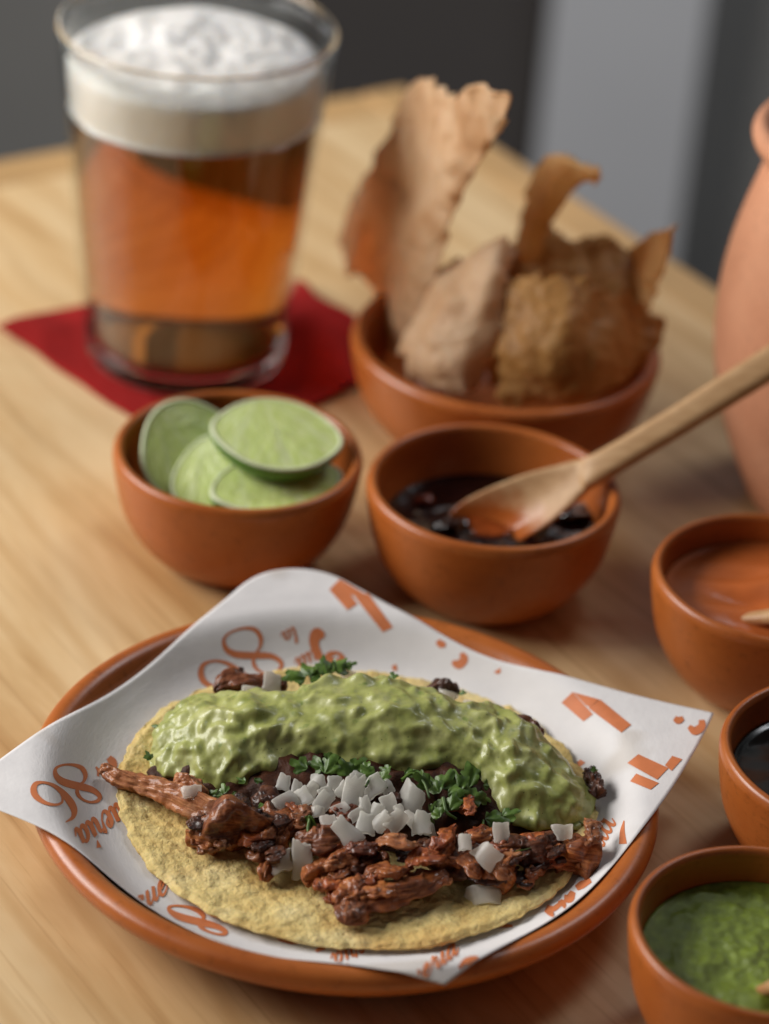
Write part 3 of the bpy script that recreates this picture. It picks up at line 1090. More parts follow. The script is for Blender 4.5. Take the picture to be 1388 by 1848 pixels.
# onion dice
def onion(pos, w, h, t, rot, seed, name='onion_dice'):
    """A diced bit of onion layer: an irregular curved slab with crisp cut edges."""
    r = random.Random(seed)
    bm = bmesh.new()
    nx, ny = 7, 5
    cor = [(-1 + r.uniform(-.25, .4), -1 + r.uniform(-.25, .3)), (1 + r.uniform(-.22, .18), -1 + r.uniform(-.2, .2)),
           (1 + r.uniform(-.55, .12), 1 + r.uniform(-.4, .15)), (-1 + r.uniform(-.12, .45), 1 + r.uniform(-.25, .12))]
    bend = r.uniform(.15, .55)
    tws = r.uniform(-.5, .5)
    jx = {(j, q): r.uniform(-.10, .10) for j in range(ny) for q in (False, True)}
    jy = {(i, q): r.uniform(-.12, .12) for i in range(nx) for q in (False, True)}
    vs_ = {}
    for k in (0, 1):
        for i in range(nx):
            for j in range(ny):
                a, b = i / (nx - 1), j / (ny - 1)
                x = (cor[0][0] * (1 - a) + cor[1][0] * a) * (1 - b) + (cor[3][0] * (1 - a) + cor[2][0] * a) * b
                y = (cor[0][1] * (1 - a) + cor[1][1] * a) * (1 - b) + (cor[3][1] * (1 - a) + cor[2][1] * a) * b
                z = -bend * w * .5 * (x * x) + tws * x * y * w * .3 + (k - .5) * t * (1 - .35 * b)
                if i in (0, nx - 1):
                    x += jx[j, i > 0]
                if j in (0, ny - 1):
                    y += jy[i, j > 0]
                vs_[i, j, k] = bm.verts.new((x * w / 2, y * h / 2, z + r.uniform(-.05, .05) * t))
    for i in range(nx - 1):
        for j in range(ny - 1):
            bm.faces.new([vs_[i, j, 1], vs_[i + 1, j, 1], vs_[i + 1, j + 1, 1], vs_[i, j + 1, 1]])
            bm.faces.new([vs_[i, j, 0], vs_[i, j + 1, 0], vs_[i + 1, j + 1, 0], vs_[i + 1, j, 0]])
    for i in range(nx - 1):
        bm.faces.new([vs_[i, 0, 0], vs_[i + 1, 0, 0], vs_[i + 1, 0, 1], vs_[i, 0, 1]])
        bm.faces.new([vs_[i + 1, ny - 1, 0], vs_[i, ny - 1, 0], vs_[i, ny - 1, 1], vs_[i + 1, ny - 1, 1]])
    for j in range(ny - 1):
        bm.faces.new([vs_[0, j + 1, 0], vs_[0, j, 0], vs_[0, j, 1], vs_[0, j + 1, 1]])
        bm.faces.new([vs_[nx - 1, j, 0], vs_[nx - 1, j + 1, 0], vs_[nx - 1, j + 1, 1], vs_[nx - 1, j, 1]])
    me = bpy.data.meshes.new(name)
    bm.to_mesh(me)
    bm.free()
    me.materials.append(ONION)
    me.polygons.foreach_set('use_smooth', [True] * len(me.polygons))
    o = bpy.data.objects.new(name, me)
    COL.objects.link(o)
    md = o.modifiers.new('bevel', 'BEVEL')
    md.width, md.segments, md.limit_method, md.angle_limit = .00032, 3, 'ANGLE', .6
    o.location = tuple(pos)
    o.rotation_mode = 'ZYX'
    o.rotation_euler = rot
    o.parent = taco
    o.matrix_parent_inverse = taco.matrix_world.inverted()
    return o


ON = [  # px, py, z, width px, height px (as seen), spin, tilt towards the viewer
    (511, 1411, .0200, 25, 34, .1, .9), (520, 1449, .0190, 40, 46, .7, .8), (547, 1438, .0195, 36, 40, -.5, .7), (572, 1408, .0215, 44, 32, .2, .7),
    (603, 1413, .0220, 40, 34, -.2, .8), (636, 1440, .0220, 46, 92, .15, .9), (668, 1424, .0225, 66, 46, -.6, .8), (738, 1442, .0220, 54, 66, .2, 1.0),
    (652, 1408, .0225, 40, 30, .4, .7), (625, 1500, .0218, 38, 54, -.5, .9), (592, 1483, .0212, 38, 34, -.2, .8), (690, 1480, .0220, 32, 40, .6, .9),
    (715, 1482, .0222, 34, 50, .9, .9), (660, 1484, .0205, 34, 44, .2, .8), (760, 1482, .0216, 36, 44, -.3, .9), (700, 1452, .0220, 44, 34, -.3, .7),
    (583, 1445, .0210, 34, 44, .9, .9), (548, 1547, .0155, 40, 74, -.1, 1.1), (501, 1551, .0146, 54, 46, -.6, .9), (342, 1427, .0196, 40, 25, 0, 1.0),
    (838, 1520, .0222, 24, 29, .1, 1.0), (877, 1541, .0212, 54, 48, .5, .9), (906, 1504, .0212, 34, 40, -.4, .9), (872, 1611, .0120, 70, 32, .1, .5),
    (1022, 1502, .0200, 44, 32, -.3, .9), (489, 1229, .0235, 42, 40, .1, 1.1), (458, 1246, .0225, 46, 18, .1, .6), (627, 1216, .0245, 30, 34, -.4, 1.0),
    (598, 1226, .0240, 50, 18, .1, .6), (802, 1256, .0230, 42, 26, .2, .8), (850, 1270, .0230, 30, 16, .1, .7), (555, 1480, .0180, 30, 22, .3, .8),
    (615, 1460, .0205, 30, 30, 1.1, .9), (565, 1425, .0205, 26, 30, .5, .8), (590, 1432, .0215, 28, 24, -.8, .6), (618, 1425, .0220, 24, 34, .3, .9), (700, 1420, .0228, 36, 30, .8, .7),
    (660, 1455, .0215, 28, 40, -.3, .9), (680, 1462, .0215, 26, 30, .5, .8), (740, 1478, .0208, 24, 34, -.7, .9), (610, 1488, .0200, 24, 28, .6, .8), (575, 1462, .0200, 26, 22, .1, .8),
    (645, 1470, .0208, 22, 36, 1.2, .8), (722, 1462, .0215, 24, 22, -.2, .6), (536, 1420, .0200, 20, 28, .4, .8), (775, 1496, .0195, 26, 30, .2, .9), (530, 1462, .0185, 22, 24, -.9, .7)]
for k, (x, y, z, w, h, sp, tl) in enumerate(ON):
    if not w:
        continue
    sc = 1 / 6450
    ti = math.sin(math.radians(34) + tl)              # how squarely the slab faces the camera
    onion(PT(x, y, z), w * sc * .96, h * sc / max(ti, .5) * .92, rnd.uniform(.0010, .0017), (tl * rnd.uniform(.55, 1.15), rnd.uniform(-.55, .55), -sp + rnd.uniform(-.35, .35)), 100 + k)


# cilantro
def leaf(pos, size, rz, tilt, roll, seed, parent=None, narrow=1., curl=.5):
    """A chopped cilantro leaf: a fan of toothed lobes, cupped and creased."""
    r = random.Random(seed)
    n = 46
    th = np.linspace(-1.9, 1.9, n)
    lob = .66 + .34 * np.cos(th * 2.6 + r.uniform(-.5, .5)) ** 2 + .07 * np.cos(th * 11 + r.uniform(0, 6))
    lob *= 1 - .18 * np.abs(th)
    out = np.stack([np.sin(th) * lob * narrow * .8, np.cos(th) * lob], -1)
    rings = 6
    v, f = [(0, -.25, 0)], []
    for k in range(1, rings + 1):
        q = k / rings
        for p in out:
            v.append((p[0] * q, -.25 * (1 - q) + p[1] * q, 0))
    for j in range(n - 1):
        f.append((0, 1 + j + 1, 1 + j))
    for k in range(rings - 1):
        for j in range(n - 1):
            a = 1 + k * n + j
            f.append((a, a + 1, a + n + 1, a + n))
    v = np.array(v, float)
    v[:, 2] = -curl * v[:, 0] ** 2 * .9 - curl * .45 * v[:, 1] ** 2 + .10 * noise(v * 2.4 + seed) + .025 * np.cos(np.arctan2(v[:, 0], v[:, 1] + .3) * 7)
    v *= size
    R = Matrix.Rotation(tilt, 3, 'X') @ Matrix.Rotation(roll, 3, 'Y') @ Matrix.Rotation(rz, 3, 'Z')
    v = v @ np.array(R).T + np.asarray(pos)
    return mesh('cilantro_leaf', v, f, LEAF, parent or taco)


def stem(pts, rad, name='cilantro_stem'):
    c = crom(pts, 26)
    t = np.gradient(c, axis=0)
    t /= np.linalg.norm(t, axis=1)[:, None]
    s = np.cross(t, (0, 0, 1))
    s /= np.linalg.norm(s, axis=1)[:, None]
    u = np.cross(s, t)
    a = np.linspace(0, 2 * np.pi, 8, endpoint=False)
    rr = rad * np.linspace(1, .6, 26)
    g = c[:, None] + (s[:, None] * np.cos(a)[None, :, None] + u[:, None] * np.sin(a)[None, :, None]) * rr[:, None, None]
    return mesh(name, g.reshape(-1, 3), grid_faces(26, 8, wv=True), LEAF, taco)


CIL = [  # px, py, z, size px, spin, tilt, narrow
    (575, 1212, .0265, 30, 1.2, .5, .6), (600, 1205, .0270, 28, -.9, .6, .5), (545, 1222, .0260, 26, 1.7, .4, .6), (566, 1228, .0265, 22, -1.6, .7, .5), (625, 1203, .0268, 20, -1.1, .3, .5),
    (590, 1218, .0270, 22, .3, .8, .5), (530, 1216, .0255, 24, 2.2, .5, .5),
    (290, 1316, .0185, 20, 1.0, .6, .35), (300, 1330, .0180, 16, 1.9, .5, .5), (270, 1368, .0160, 14, .6, .9, .6),
    (575, 1383, .0225, 30, 1.5, .9, .6), (612, 1386, .0230, 32, -1.2, .8, .5), (640, 1384, .0232, 26, -.8, .8, .5), (540, 1385, .0215, 24, 1.9, .9, .5), (516, 1388, .0205, 18, 2.4, .8, .5),
    (862, 1400, .0215, 42, -.5, 1.0, .55), (845, 1412, .0212, 34, .2, 1.1, .5), (880, 1418, .0205, 30, -1.4, .8, .5),
    (790, 1425, .0225, 26, .6, .9, .5), (815, 1432, .0220, 26, -1.3, .7, .6), (840, 1430, .0215, 28, -1.5, .5, .45), (800, 1448, .0215, 24, 2.6, .8, .5), (825, 1440, .0215, 20, -2.2, .7, .5),
    (868, 1436, .0205, 26, -1.7, .5, .4), (775, 1478, .0210, 22, 2.9, 1.0, .6), (780, 1462, .0212, 16, -.4, .9, .5), (885, 1478, .0185, 34, -1.5, .6, .5), (912, 1472, .0180, 26, -1.2, .6, .5),
    (670, 1398, .0235, 24, .9, 1.0, .4), (690, 1404, .0235, 22, -.6, .9, .4), (660, 1386, .0235, 20, .4, .7, .5),
    (425, 1432, .0180, 16, 3.0, 1.1, .35), (398, 1436, .0175, 16, 1.7, .7, .5), (380, 1434, .0172, 14, -1.0, .7, .5), (470, 1456, .0185, 14, -1.3, .4, .6), (440, 1410, .0190, 14, 1.2, .6, .4), (462, 1408, .0192, 14, -1.5, .5, .3),
    (558, 1478, .0195, 26, 3.2, 1.2, .28), (710, 1223, .0310, 14, .4, .5, .8), (835, 1252, .0240, 10, .2, .5, .8), (595, 1372, .0225, 22, -.3, .9, .5), (700, 1390, .0230, 18, 1.3, .8, .5), (1073, 1392, .0190, 10, .3, .8, .7),
    (556, 1214, .0268, 26, .6, .5, .7), (612, 1210, .0268, 26, -.4, .5, .7), (586, 1204, .0275, 24, .1, .6, .7), (548, 1384, .0222, 26, 1.2, .9, .7), (590, 1388, .0228, 30, -.4, .9, .7),
    (628, 1394, .0230, 26, .5, .9, .7), (655, 1400, .0232, 22, -1.0, .8, .6), (770, 1416, .0232, 28, .9, .9, .6), (802, 1416, .0228, 30, -.5, .9, .7), (828, 1420, .0224, 30, .3, 1.0, .7),
    (852, 1440, .0212, 28, -1.0, .7, .6), (812, 1456, .0212, 26, -.2, .9, .6), (790, 1470, .0208, 22, .8, .9, .6), (405, 1428, .0182, 16, .3, .8, .6), (735, 1396, .0230, 18, -1.1, .8, .4), (760, 1402, .0228, 20, .8, .8, .4)]
for k, (x, y, z, s, sp, tl, nr) in enumerate(CIL):
    leaf(PT(x, y, z), s / 6450 * 1.15, sp, tl * .8, rnd.uniform(-.5, .5), 300 + k, narrow=.45 + nr * .9, curl=rnd.uniform(.1, .6))
stem(px((725, 1408, .0235), (745, 1396, .0245), (765, 1412, .024), (775, 1440, .0225)), .00055)
stem(px((560, 1475, .0195), (556, 1500, .0180), (568, 1518, .0165), (585, 1530, .0155)), .0005)
stem(px((800, 1440, .0220), (806, 1465, .0210), (824, 1478, .0195)), .0006)
stem(px((872, 1480, .019), (874, 1500, .018), (888, 1516, .0165), (900, 1516, .016)), .0004)
stem(px((660, 1420, .024), (672, 1400, .0245), (685, 1412, .024), (700, 1422, .0235)), .00035)
stem(px((910, 1538, .0185), (945, 1534, .019), (970, 1526, .0185)), .00018)

# ------------------------------------------------------------------ limes
FLESH, _nt, _b = material('lime_flesh')
_uv = coords(_nt, (1, 1, 1), space='UV')
_st = nd(_nt, 'ShaderNodeMapping')
_st.inputs['Scale'].default_value = (26, 3.5, 1)
_nt.links.new(_uv, _st.inputs[0])
_ves = tex(_nt, _st.outputs[0], 1., 3, .55)
_col = ramp(_nt, _ves, [(.3, (.47, .57, .16)), (.5, (.55, .64, .23)), (.72, (.65, .71, .36))])
_wv = nd(_nt, 'ShaderNodeTexWave', wave_type='BANDS', bands_direction='X', Scale=.62, Distortion=.6)
_nt.links.new(_uv, _wv.inputs['Vector'])
_col = mix(_nt, ramp(_nt, _wv.outputs['Fac'], [(.86, (0, 0, 0)), (.97, (.38, .38, .38))]), _col, (.66, .72, .42))
_nt.links.new(_col, _b.inputs['Base Color'])
_b.inputs['Roughness'].default_value = .22
bump(_nt, _b, _ves, .5, .0006)
_b.inputs['Subsurface Weight'].default_value = .35
_b.inputs['Subsurface Radius'].default_value = (.003, .004, .001)
PITH = plain('lime_pith', (.62, .67, .42), .5, 90, .06)[0]
RIND = plain('lime_rind', (.075, .19, .018), .32, 160, .2, .0006)[0]


def lime(x, y, z, a, b, depth, nrm, spin, label, seg=0.):
    """A lime cheek: domed rind, pale pith ring and a flat juicy cut face."""
    root = empty('lime_slice', P(x, y, z))
    tag(root, label, 'lime', 'lime slices in the bowl')
    n = Vector(nrm).normalized()
    R = n.to_track_quat('Z', 'Y').to_matrix() @ Matrix.Rotation(spin, 3, 'Z')
    R = np.array(R)
    c = np.array(P(x, y, z))
    t = np.linspace(0, 2 * np.pi, 72, endpoint=False)
    ct, st = np.cos(t), np.sin(t)

    def oval(k):
        r = 1 + .11 * np.abs(ct) ** 8
        return np.stack([a * k * ct * r, b * k * st, 0 * t], -1)

    def put(name, rings, mat, cap=False):
        g = np.array(rings)
        v = g.reshape(-1, 3) @ R.T + c
        f = grid_faces(len(g), 72, wv=True)
        if cap:
            f.append(tuple((len(g) - 1) * 72 + j for j in range(72)))
        o = mesh(name, v, f, mat, root)
        p = g.reshape(-1, 3)
        dq = np.stack([p[:, 0] / a + .30, p[:, 1] / b - 1.15], -1)       # segments fan out from the lime's core, off this face
        uv = np.stack([np.arctan2(dq[:, 0], -dq[:, 1]), np.hypot(dq[:, 0], dq[:, 1])], -1)
        lay = o.data.uv_layers.new(name='segments')
        idx = np.zeros(len(o.data.loops), int)
        o.data.loops.foreach_get('vertex_index', idx)
        lay.data.foreach_set('uv', uv[idx].ravel())
        return o
    dome = []
    for q in np.linspace(0, 1, 16):
        o = oval(math.cos(q * 1.5) ** .8)
        o[:, 2] = -depth * math.sin(q * 1.5)
        dome.append(o)
    put('rind', dome, RIND, True)
    ring = [oval(1.0), oval(.99), oval(.965), oval(.925), oval(.915)]
    for o, zz in zip(ring, (0, .0004, .0006, .0004, -.0004)):
        o[:, 2] = zz
    put('pith', ring, PITH)
    fl = []
    for q in np.linspace(.922, .02, 30):
        o = oval(q)
        rr = np.hypot(o[:, 0] / a, o[:, 1] / b)
        dq = np.stack([o[:, 0] / a + .45, o[:, 1] / b - .66], -1)
        ang = np.arctan2(dq[:, 1], dq[:, 0])
        o[:, 2] = .0004 + .00028 * noise(np.stack([ang * 6, np.hypot(*dq.T) * 2.2, 0 * t + seg], -1)) + .0003 * (1 - rr)
        fl.append(o)
    put('flesh', fl, FLESH, True)
    return root


lime(500, 784, .0450, .0192, .0172, .0115, (.10, -.20, .97), -.38, 'lime slice lying on top of the others, cut face up', .1)
lime(500, 874, .0330, .0205, .0150, .011, (.06, -.10, .98), -.02, 'lime slice under the topmost one at the front of the bowl', .2)
lime(402, 868, .0310, .0150, .0185, .010, (-.12, -.48, .86), .35, 'pale lime slice half hidden between the front slice and the bowl wall', -.1)
lime(352, 824, .0330, .0165, .0200, .010, (.30, -.62, .72), .25, 'shaded lime slice leaning against the back of the bowl', 0)

# ------------------------------------------------------------------ sauces
def sauce(name, c, R, z, mat, label, seed, amp=.0006, fr=120, nr=60, na=140, fn=None):
    a = np.linspace(0, 2 * np.pi, na, endpoint=False)
    rings = []
    for k in np.linspace(.004, 1, nr):
        x, y = R * k * np.cos(a), R * k * np.sin(a)
        h = amp * noise(np.stack([x * fr, y * fr, 0 * x + seed], -1)) + amp * .5 * noise(np.stack([x * fr * 2.6, y * fr * 2.6, 0 * x + seed + 4], -1))
        if fn:
            h = h + fn(x, y)
        h = h * (1 - sstep(.9, 1, k)) + .0006 * sstep(.93, 1, k)
        rings.append(np.stack([x, y, h], -1))
    for k, zz in ((.985, -.004), (.90, -.008), (.5, -.012), (.01, -.013)):
        rings.append(np.stack([R * k * np.cos(a), R * k * np.sin(a), 0 * a + zz], -1))
    g = np.array(rings)
    o = mesh(name, g.reshape(-1, 3), [tuple(reversed(q)) for q in grid_faces(len(g), na, wv=True)], mat)
    o.location = (c[0], c[1], z)
    return tag(o, label, 'sauce')


def inner_r(z, R=.04, H=.039):
    pr = crom([(.0366, .0380), (.0362, .0355), (.0352, .0270), (.0318, .0160), (.0240, .0085), (.0120, .0058)], 60)
    pr = pr[::-1]
    return float(np.interp(z * .039 / H, pr[:, 1], pr[:, 0])) * R / .04


S_DARK, _nt, _b = plain('dark_chilli_sauce', (.016, .005, .004), .10, 120, .4)
_b.inputs['Coat Weight'].default_value = .4
S_BLACK, _nt, _b = plain('black_sauce', (.010, .011, .010), .14, 120, .3)
S_RED, _nt, _b = plain('orange_red_salsa', (.46, .115, .028), .26, 60, .12, .0003)
S_GREEN, nt_, b_ = plain('green_salsa', (.20, .265, .036), .24, 330, .28, .0010)
b_.inputs['Subsurface Weight'].default_value = .25
b_.inputs['Subsurface Radius'].default_value = (.002, .003, .001)
d1 = sauce('sauce', SAUCE_C, inner_r(.0222, .0402) - .0002, .0222, S_DARK, 'glossy near-black chilli sauce around the wooden spoon', 1., .0005, 90)
sauce('sauce', GREEN_C, inner_r(.0285, .0347) - .0002, .0285, S_GREEN, 'bright green salsa with a grainy wet surface', 2., .0010, 170, fn=lambda x, y: .0012 * noise(np.stack([x * 60, y * 110, 0 * x + 3], -1)))
sauce('sauce', RED_C, inner_r(.0300, .0372) - .0002, .0300, S_RED, 'smooth orange-red salsa heaped around a spoon tip', 3., .0002, 60,
      fn=lambda x, y: .0075 * np.exp(-((x - .010) ** 2 + (y - .006) ** 2) / .00016) + .0018 * np.sin(y * 420 + x * 60) * np.exp(-((x + .004) ** 2 + (y + .004) ** 2) / .0002))
sauce('sauce', DARK_C, inner_r(.0280, .0368, .038) - .0002, .0280, S_BLACK, 'glossy black sauce in the bowl at the photo edge', 4., .0003, 50)
# chilli bits floating in the dark sauce
CHILLI = plain('chilli_flake', (.20, .035, .015), .2, 90, .3)[0]
for k, (x, y, s, label) in enumerate(((765, 905, .0035, 'reddish chilli flake floating near the rim of the dark sauce'),
                                      (812, 952, .0060, 'large glossy chilli piece in the dark sauce beside the spoon tip'),
                                      (1032, 932, .0075, 'large dark chilli skin in the sauce behind the spoon'))):
    p = P(x, y, .0225)
    o = chunk('chilli_piece', [p + np.array([-s, -.2 * s, -.0003]), p + np.array([0, 0, .0012]), p + np.array([s, .3 * s, .0002])], (s * .6, s * 1.3, s * .6), (s * .3, s * .6, s * .3), CHILLI if k == 0 else S_DARK, 40 + k, n=40, m=30, lump=.4)
    o.parent = None
    o.matrix_parent_inverse = Matrix()
    tag(o, label, 'chilli')

# ------------------------------------------------------------------ spoons
def spoon_wood():
    m, nt, b = material('pale_spoon_wood')
    v = coords(nt)
    s = nd(nt, 'ShaderNodeMapping')
    s.inputs['Scale'].default_value = (60, 700, 500)
    s.inputs['Rotation'].default_value = (0, 0, -.32)
    nt.links.new(v, s.inputs[0])
    col = ramp(nt, tex(nt, s.outputs[0], 1., 4), [(.3, (.42, .235, .10)), (.7, (.56, .35, .175))])
    sx = nd(nt, 'ShaderNodeSeparateXYZ')
    nt.links.new(v, sx.inputs[0])
    ad = nd(nt, 'ShaderNodeMath', operation='MULTIPLY_ADD')
    ad.inputs[1].default_value = .012
    nt.links.new(tex(nt, v, 110, 3), ad.inputs[0])
    nt.links.new(sx.outputs['Z'], ad.inputs[2])
    wet = nd(nt, 'ShaderNodeMapRange')
    wet.inputs[1].default_value, wet.inputs[2].default_value = .0315, .0385
    wet.inputs[3].default_value, wet.inputs[4].default_value = 1, 0
    nt.links.new(ad.outputs[0], wet.inputs[0])
    col = mix(nt, wet.outputs[0], col, (.34, .085, .014))
    nt.links.new(col, b.inputs['Base Color'])
    nt.links.new(rng(nt, wet.outputs[0], .55, .14), b.inputs['Roughness'])
    return m


SPOON = spoon_wood()
WET, _nt, _b = plain('sauce_film', (.20, .040, .008), .12, 120, .4)


def spoon(path, wid, thk, cup, label, roll=0.):
    """A wooden spoon: path of world points from the dipped tip to the handle end; cup is the hollow's depth along it."""
    n, m = 150, 41
    c = crom(path, n)
    W = crom(np.column_stack([wid, thk, cup]), n)
    t = np.gradient(c, axis=0)
    t /= np.linalg.norm(t, axis=1)[:, None]
    sd = np.cross(t, (0, 0, 1))
    sd /= np.linalg.norm(sd, axis=1)[:, None]
    up = np.cross(sd, t)
    sd, up = sd * math.cos(roll) - up * math.sin(roll), up * math.cos(roll) + sd * math.sin(roll)
    a = np.linspace(-1, 1, m)
    top, bot = [], []
    for k in range(n):
        w, h, q = W[k]
        w = max(w, .0008)
        hol = q * (1 - a ** 2)
        edge = np.sqrt(np.maximum(1 - np.abs(a) ** 4, 0))
        top.append(c[k] + sd[k] * (a * w / 2)[:, None] + up[k] * (h / 2 * edge - hol)[:, None])
        bot.append(c[k] + sd[k] * (a * w / 2)[:, None] + up[k] * (-h / 2 * edge - hol * 1.05)[:, None])
    g = np.concatenate([np.array(top), np.array(bot)[:, ::-1][:, 1:-1]], 1)
    N = g.shape[1]
    f = grid_faces(n, N, wv=True)
    f.append(tuple(range(N)))
    f.append(tuple((n - 1) * N + k for k in range(N))[::-1])
    root = empty('wooden_spoon', c[n // 2])
    tag(root, label, 'spoon')
    mesh('spoon_body', g.reshape(-1, 3), f, SPOON, root)
    return root


A = P(865, 952, .0222)
Bp = P(1085, 842, .0445)
Cp = P(1388, 657, .0765)
dirn = (Bp - A) / np.linalg.norm(Bp - A)
sp = spoon([A - dirn * .016 - np.array([0, 0, .004]), A - dirn * .008 - np.array([0, 0, .001]), A, P(960, 905, .0315), P(1040, 864, .0395), Bp, P(1210, 768, .0575), Cp, Cp + (Cp - Bp) * .55],
           (.004, .0165, .0215, .0195, .0125, .0098, .0095, .0105, .0105), (.002, .0026, .003, .004, .0052, .0058, .006, .006, .006),
           (.001, .004, .0052, .0042, .0012, 0, 0, 0, 0), 'wooden spoon standing in the dark sauce with its handle to the jar', .6)
g0 = P(885, 955, .0208)
pool = sauce('sauce_pool', (g0[0], g0[1]), .0075, .0228, WET, 'reddish sauce pooled in the hollow of the wooden spoon', 6., .0002, 90, 24, 60)
spoon([P(1325, 1122, .0270), P(1345, 1118, .0295), P(1400, 1112, .034), P(1480, 1098, .044), P(1640, 1050, .062), P(1860, 970, .086)], (.002, .004, .006, .0065, .007, .0075), (.0015, .003, .004, .0045, .005, .005), (0, 0, 0, 0, 0, 0), 'tip of a wooden spoon lying in the orange-red salsa')
spoon([P(1372, 1787, .0275), P(1386, 1783, .030), P(1430, 1768, .036), P(1560, 1716, .054), P(1700, 1654, .072), P(1840, 1590, .088)], (.003, .005, .007, .0075, .008, .008), (.002, .003, .004, .005, .005, .005), (0, 0, 0, 0, 0, 0), 'tip of a wooden spoon just entering the green salsa')

# ------------------------------------------------------------------ napkin
GX_, GY_ = -.0722, .2690


def make_napkin():
    g = surf([[(*P(-6, 588, .0045),), (*P(120, 556, .0012),), (*P(330, 520, .0012),), (*P(536, 508, .0016),)],
              [(*P(50, 626, .0020),), (*P(190, 610, .0012),), (*P(390, 590, .0012),), (*P(590, 545, .0060),)],
              [(*P(140, 690, .0014),), (*P(260, 670, .0012),), (*P(440, 655, .0012),), (*P(650, 585, .0040),)],
              [(*P(235, 752, .0016),), (*P(340, 765, .0012),), (*P(500, 755, .0012),), (*P(655, 690, .0016),)]], 80, 80)
    g[..., 2] += .0030 * np.maximum(noise(g * 38 + 2), 0) * sstep(.036, .060, np.hypot(g[..., 0] - GX_, g[..., 1] - GY_)) + .0004 * np.maximum(noise(g * 160), 0)
    wob = g * 42
    g[..., 0] += .0022 * noise(wob + 5)
    g[..., 1] += .0022 * noise(wob + 11)
    return sheet('napkin', g, .0010, NAPKIN)


tag(make_napkin(), 'dark red folded paper napkin under the beer glass', 'napkin')

# ------------------------------------------------------------------ beer glass
GX, GY = -.0722, .2690
G0 = .0028
GLASS, nt, b = material('clear_glass')
b.inputs['Base Color'].default_value = (.97, .985, .98, 1)
b.inputs['Transmission Weight'].default_value = 1
b.inputs['Roughness'].default_value = .01
b.inputs['IOR'].default_value = 1.46
BEER, nt, b = material('amber_beer')
b.inputs['Base Color'].default_value = (1, 1, 1, 1)
b.inputs['Transmission Weight'].default_value = 1
b.inputs['Roughness'].default_value = .0
b.inputs['IOR'].default_value = 1.34
va = nd(nt, 'ShaderNodeVolumeAbsorption')
va.inputs['Color'].default_value = (.91, .58, .03, 1)
va.inputs['Density'].default_value = 52
nt.links.new(va.outputs[0], nt.nodes['Material Output'].inputs['Volume'])
FOAM, nt, b = material('beer_foam')
v = coords(nt)
nt.links.new(ramp(nt, tex(nt, v, 55, 4), [(.3, (.70, .67, .63)), (.65, (.79, .77, .75))]), b.inputs['Base Color'])
b.inputs['Roughness'].default_value = .6
b.inputs['Subsurface Weight'].default_value = 1
b.inputs['Subsurface Radius'].default_value = (.014, .012, .010)
bump(nt, b, tex(nt, v, 420, 4), .5, .001)


def go(z):
    return .0357 + (.0480 - .0357) * (z / .1245) ** 1.0


THIN, nt, b = material('thin_glass_wall')
tb = nd(nt, 'ShaderNodeBsdfTransparent')
tb.inputs['Color'].default_value = (.975, .985, .98, 1)
gb = nd(nt, 'ShaderNodeBsdfGlossy')
gb.inputs['Roughness'].default_value = .02
lw = nd(nt, 'ShaderNodeLayerWeight')
lw.inputs['Blend'].default_value = .5
pw = nd(nt, 'ShaderNodeMath', operation='POWER')
pw.inputs[1].default_value = 4.5
nt.links.new(lw.outputs['Facing'], pw.inputs[0])
fr = nd(nt, 'ShaderNodeMath', operation='MULTIPLY_ADD')
fr.inputs[1].default_value, fr.inputs[2].default_value = .75, .035
nt.links.new(pw.outputs[0], fr.inputs[0])
mx = nd(nt, 'ShaderNodeMixShader')
nt.links.new(fr.outputs[0], mx.inputs[0])
nt.links.new(tb.outputs[0], mx.inputs[1])
nt.links.new(gb.outputs[0], mx.inputs[2])
nt.links.new(mx.outputs[0], nt.nodes['Material Output'].inputs['Surface'])
glass = empty('beer_glass', (GX, GY, G0))
tag(glass, 'tall clear glass of amber beer on the red napkin', 'glass')
lathe('wall', [(go(z), z) for z in (.0090, .03, .05, .07, .09, .11, .1196)] +
      [(go(z) - .0019, z) for z in (.1196, .11, .09, .07, .05, .03, .0090)], THIN, (GX, GY, G0), n=128, res=140, parent=glass)
lathe('base', [(0, .0022), (.020, .0020), (.030, .0006), (.0335, .0002), (.0352, .0010), (.0364, .0036), (go(.006), .006), (go(.0082), .0082), (go(.0087) - .0006, .0087), (.0348, .0087), (.0340, .0084), (.0300, .0074), (.018, .0068), (0, .0068)],
      GLASS, (GX, GY, G0), n=128, res=120, parent=glass)
lathe('rim', [(go(.1200), .1200), (go(.1222) + .0003, .1222), (.0483, .1242), (.0474, .1254), (.0462, .1246), (.0456, .1225), (go(.1200) - .0019, .1200)], GLASS, (GX, GY, G0), n=128, res=40, parent=glass)
beer = empty('beer', (GX, GY, G0 + .0135))
tag(beer, 'amber beer topped with thick white foam in the glass', 'beer')
o = lathe('liquid', [(0, .0072), (.018, .0072), (.0298, .0079), (.0336, .0096)] + [(go(z) - .0021, z) for z in (.013, .02, .03, .05, .07, .085, .0945)] + [(.0430, .0950), (.030, .0950), (0, .0950)], BEER, (GX, GY, G0), n=128, res=160)
o.parent = beer
o.matrix_parent_inverse = beer.matrix_world.inverted()


